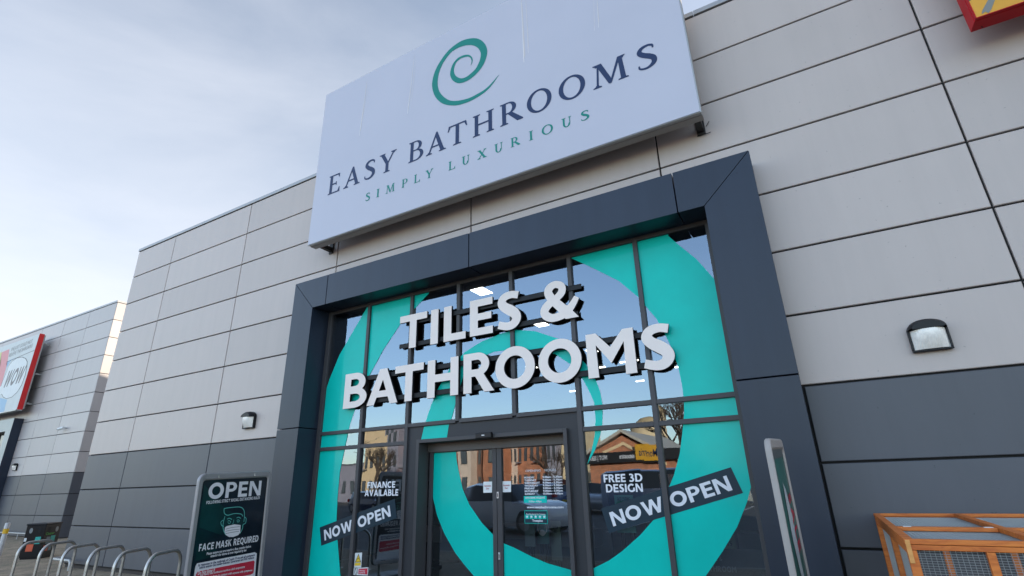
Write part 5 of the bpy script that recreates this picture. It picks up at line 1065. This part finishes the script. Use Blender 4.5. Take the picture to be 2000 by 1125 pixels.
# water tower
wt = refl(1290, 840, 85); wtt = refl(1290, 812, 85).z; wtl = abs(refl(1238, 830, 85).x - refl(1300, 830, 85).x) / 2 * 1.05; wtx = refl(1268, 830, 85).x; wtb = refl(1260, 842, 85).z - 3.5
tw = thing('water_tower', (wtx, -85, G0), 'cream round water tower mirrored above the gabled garage', 'water tower')
mb = MB(); mb.tube([(wtx, -85, wtb), (wtx, -85, wtt - 1.0)], wtl, 24); mb.build('tank', M_cream, tw)
mb = MB(); mb.tube([(wtx, -85, wtt - .998), (wtx, -85, wtt - .6), (wtx, -85, wtt + 1.0), (wtx, -85, wtt + 1.3)], [wtl * 1.07, wtl * 1.07, wtl * .5, wtl * .15], 24); mb.build('tank_roof', mat('tank_roof', (.60, .45, .25), .8), tw)
for k in range(8):
    an = k * math.pi / 4; mb = MB(); mb.tube([(wtx + wtl * .8 * math.cos(an), -85 + wtl * .8 * math.sin(an), G0 - .1), (wtx + wtl * .8 * math.cos(an), -85 + wtl * .8 * math.sin(an), wtb)], .45, 8); mb.build('leg', M_cream, tw)
# bare winter trees
M_bark = mat('bark', (.10, .07, .05), .9, 0, .2, 6)
def tree(x, y, h, label, seed):
    rnd = random.Random(seed); t_ = thing('bare_tree', (x, y, G0), label, 'tree', 'bare winter trees across the car park'); mt_ = MB(); mc_ = MB()
    def grow(p, d, ln, r, lv, m):
        q = p + d * ln; mid = p + d * ln * .5 + Vector((rnd.uniform(-1, 1), rnd.uniform(-1, 1), 0)) * ln * .05
        m.tube([p, mid, q], [r, r * .85, r * .65], 5 if lv < 2 else 3, cap=False)
        if lv >= 6: return
        for k in range(3 if lv < 5 else 2):
            nd = (d + Vector((rnd.uniform(-1, 1), rnd.uniform(-1, 1), rnd.uniform(-.25, .7))) * .75).normalized(); grow(p + d * ln * rnd.uniform(.6, 1), nd, ln * rnd.uniform(.62, .82), r * .62, lv + 1, mc_)
    grow(Vector((x, y, G0 - .1)), Vector((0, 0, 1)), h * .28, h * .028, 0, mt_)
    mt_.build('trunk', M_bark, t_, smooth=True); mc_.build('crown', M_bark, t_)
q = refl(735, 900, 42); tree(q.x, -42, 9.5, 'bare tree mirrored in front of the yellow apartment block', 1)
q = refl(1322, 850, 60); tree(q.x, -60, 15, 'bare tree mirrored beside the water tower', 5)
q = refl(1085, 880, 38); tree(q.x, -38, 7, 'bare young tree mirrored at the right of the door', 9)

# ---- vehicles (metres, nose toward +x before turning)
def car(name, loc, rz, paint, label, cat, prof, Wd=1.8, win=None, lights=True, wb=(.85, -.85), wr=.33):
    t_ = thing(name, (loc[0], loc[1], G0 - .11), label, cat, rz=rz)
    S = prof; vs = []; fs = []; mi = []; half = Wd / 2; nS = len(S); npt = 12
    for (x, lo, belt, roof, sc) in S:
        w_ = half * sc; rw = w_ * .74
        prf = [(w_ * .90, lo), (w_, lo + .15), (w_ * 1.0, (lo + belt) / 2 + .05), (w_ * .97, belt), (rw + .02, max(belt + .01, roof - .07)), (rw - .12, max(belt + .02, roof))]
        vs += [(x, a, b) for a, b in prf] + [(x, -a, b) for a, b in reversed(prf)]
    mg = MB(True); mw = MB(True); bod = []; gl = []
    for i in range(nS - 1):
        for k in range(npt):
            f = (i * npt + k, i * npt + (k + 1) % npt, (i + 1) * npt + (k + 1) % npt, (i + 1) * npt + k)
            glas = (k in (3, 7) and i in win['side']) or (k in (3, 4, 5, 6, 7) and i in win['ends'])
            (gl if glas else bod).append(f)
    bod.append(tuple(range(npt))); bod.append(tuple((nS - 1) * npt + k for k in range(npt - 1, -1, -1)))
    mg.add(vs, bod); mg.build('body', paint, t_, smooth=True)
    if gl: mw.add(vs, gl); mw.flat = True; mw.build('window', G_carsolid, t_, smooth=True)
    x0, x1 = S[-1][0], S[0][0]; L_ = x1 - x0
    for sx in wb:
        for sy in (1, -1):
            m1 = MB(True); cx = (x0 + x1) / 2 + sx * L_ * .36; y = sy * (half - .10)
            m1.tube([(cx, y - .12 * sy, wr), (cx, y + .11 * sy, wr)], wr, 20); tw_ = m1.build('wheel', M_tyre, t_)
            m1 = MB(True); m1.tube([(cx, y + .111 * sy, wr), (cx, y + .125 * sy, wr)], wr * .66, 14); m1.build('rim', M_rim, tw_)
    for sy in (1, -1):
        m1 = MB(True); m1.box((x1 - .14, sy * half * .80 - .16, .62), (x1 + .012, sy * half * .80 + .16, .78)); m1.build('headlight', M_lens, t_, bev=.02)
        m1 = MB(True); m1.box((x0 - .012, sy * half * .82 - .14, .75), (x0 + .16, sy * half * .82 + .14, .95)); m1.build('tail_light', mat('tail_red', (.45, .01, .01), .3), t_, bev=.02)
    m1 = MB(True); m1.box((x0 - .014, -.26, .50), (x0 + .02, .26, .61)); m1.build('number_plate', mat('plate_yellow', (.65, .5, .05), .5), t_)
    return t_
M_tyre = mat('tyre', (.015, .015, .015), .8); M_rim = mat('rim', (.35, .35, .36), .35, .7); G_carsolid = mat('dark_car_glass', (.012, .015, .018), .06, spec=.9)
suv = [(2.25, .35, .68, .70, .72), (2.15, .25, .80, .82, .88), (1.3, .22, .98, 1.0, .98), (.85, .22, 1.02, 1.05, 1.0), (.2, .22, 1.04, 1.60, 1.0), (-1.3, .22, 1.06, 1.66, 1.0), (-1.85, .24, 1.08, 1.56, .98), (-2.2, .28, 1.06, 1.10, .93), (-2.3, .35, .90, .92, .86)]
hat = [(1.95, .35, .62, .64, .75), (1.85, .24, .74, .76, .9), (1.2, .2, .90, .92, .98), (.9, .2, .93, .96, 1.0), (.25, .2, .95, 1.42, 1.0), (-1.1, .2, .98, 1.45, 1.0), (-1.6, .22, .98, 1.38, .97), (-1.88, .26, .96, 1.0, .92), (-1.95, .33, .8, .82, .86)]
van = [(2.6, .35, .80, .82, .85), (2.5, .25, 1.0, 1.02, .95), (1.9, .22, 1.2, 1.25, 1.0), (1.35, .22, 1.25, 1.98, 1.0), (.4, .22, 1.25, 2.02, 1.0), (-.8, .22, 1.25, 2.02, 1.0), (-2.4, .22, 1.25, 2.0, 1.0), (-2.6, .26, 1.24, 1.9, .98)]
W_ = {'side': (4, 5, 6), 'ends': (3, 6)}
q = refl(992, 985, 13.5); car('parked_suv', (q.x, -13.5), math.radians(14), mat('paint_pearl', (.80, .81, .84), .2, 0, .02, coat=1), 'white SUV mirrored in the sliding doors', 'car', suv, 1.9, W_, wr=.37)
q = refl(1048, 958, 27); car('parked_car', (q.x, -27), math.radians(200), mat('paint_blue', (.12, .19, .40), .2, 0, .02, coat=1), 'blue hatchback mirrored beside the white SUV', 'car', hat, 1.75, W_)
q = refl(1168, 955, 28); car('parked_car', (q.x, -28), math.radians(70), mat('paint_silver', (.42, .44, .48), .25, .5, .02, coat=1), 'silver hatchback mirrored at the left of FREE 3D DESIGN', 'car', hat, 1.75, W_)
q = refl(1290, 938, 24); car('parked_van', (q.x, -24), math.radians(8), mat('paint_paleblue', (.30, .38, .55), .25, 0, .02, coat=1), 'pale blue minibus mirrored behind the right NOW OPEN banner', 'van', van, 2.0, {'side': (3, 4, 5), 'ends': (2,)}, wr=.36)
q = refl(735, 958, 26); car('parked_car', (q.x, -26), math.radians(15), mat('paint_darkblue', (.03, .05, .13), .2, 0, .02, coat=1), 'dark blue hatchback mirrored in the left window', 'car', hat, 1.75, W_)
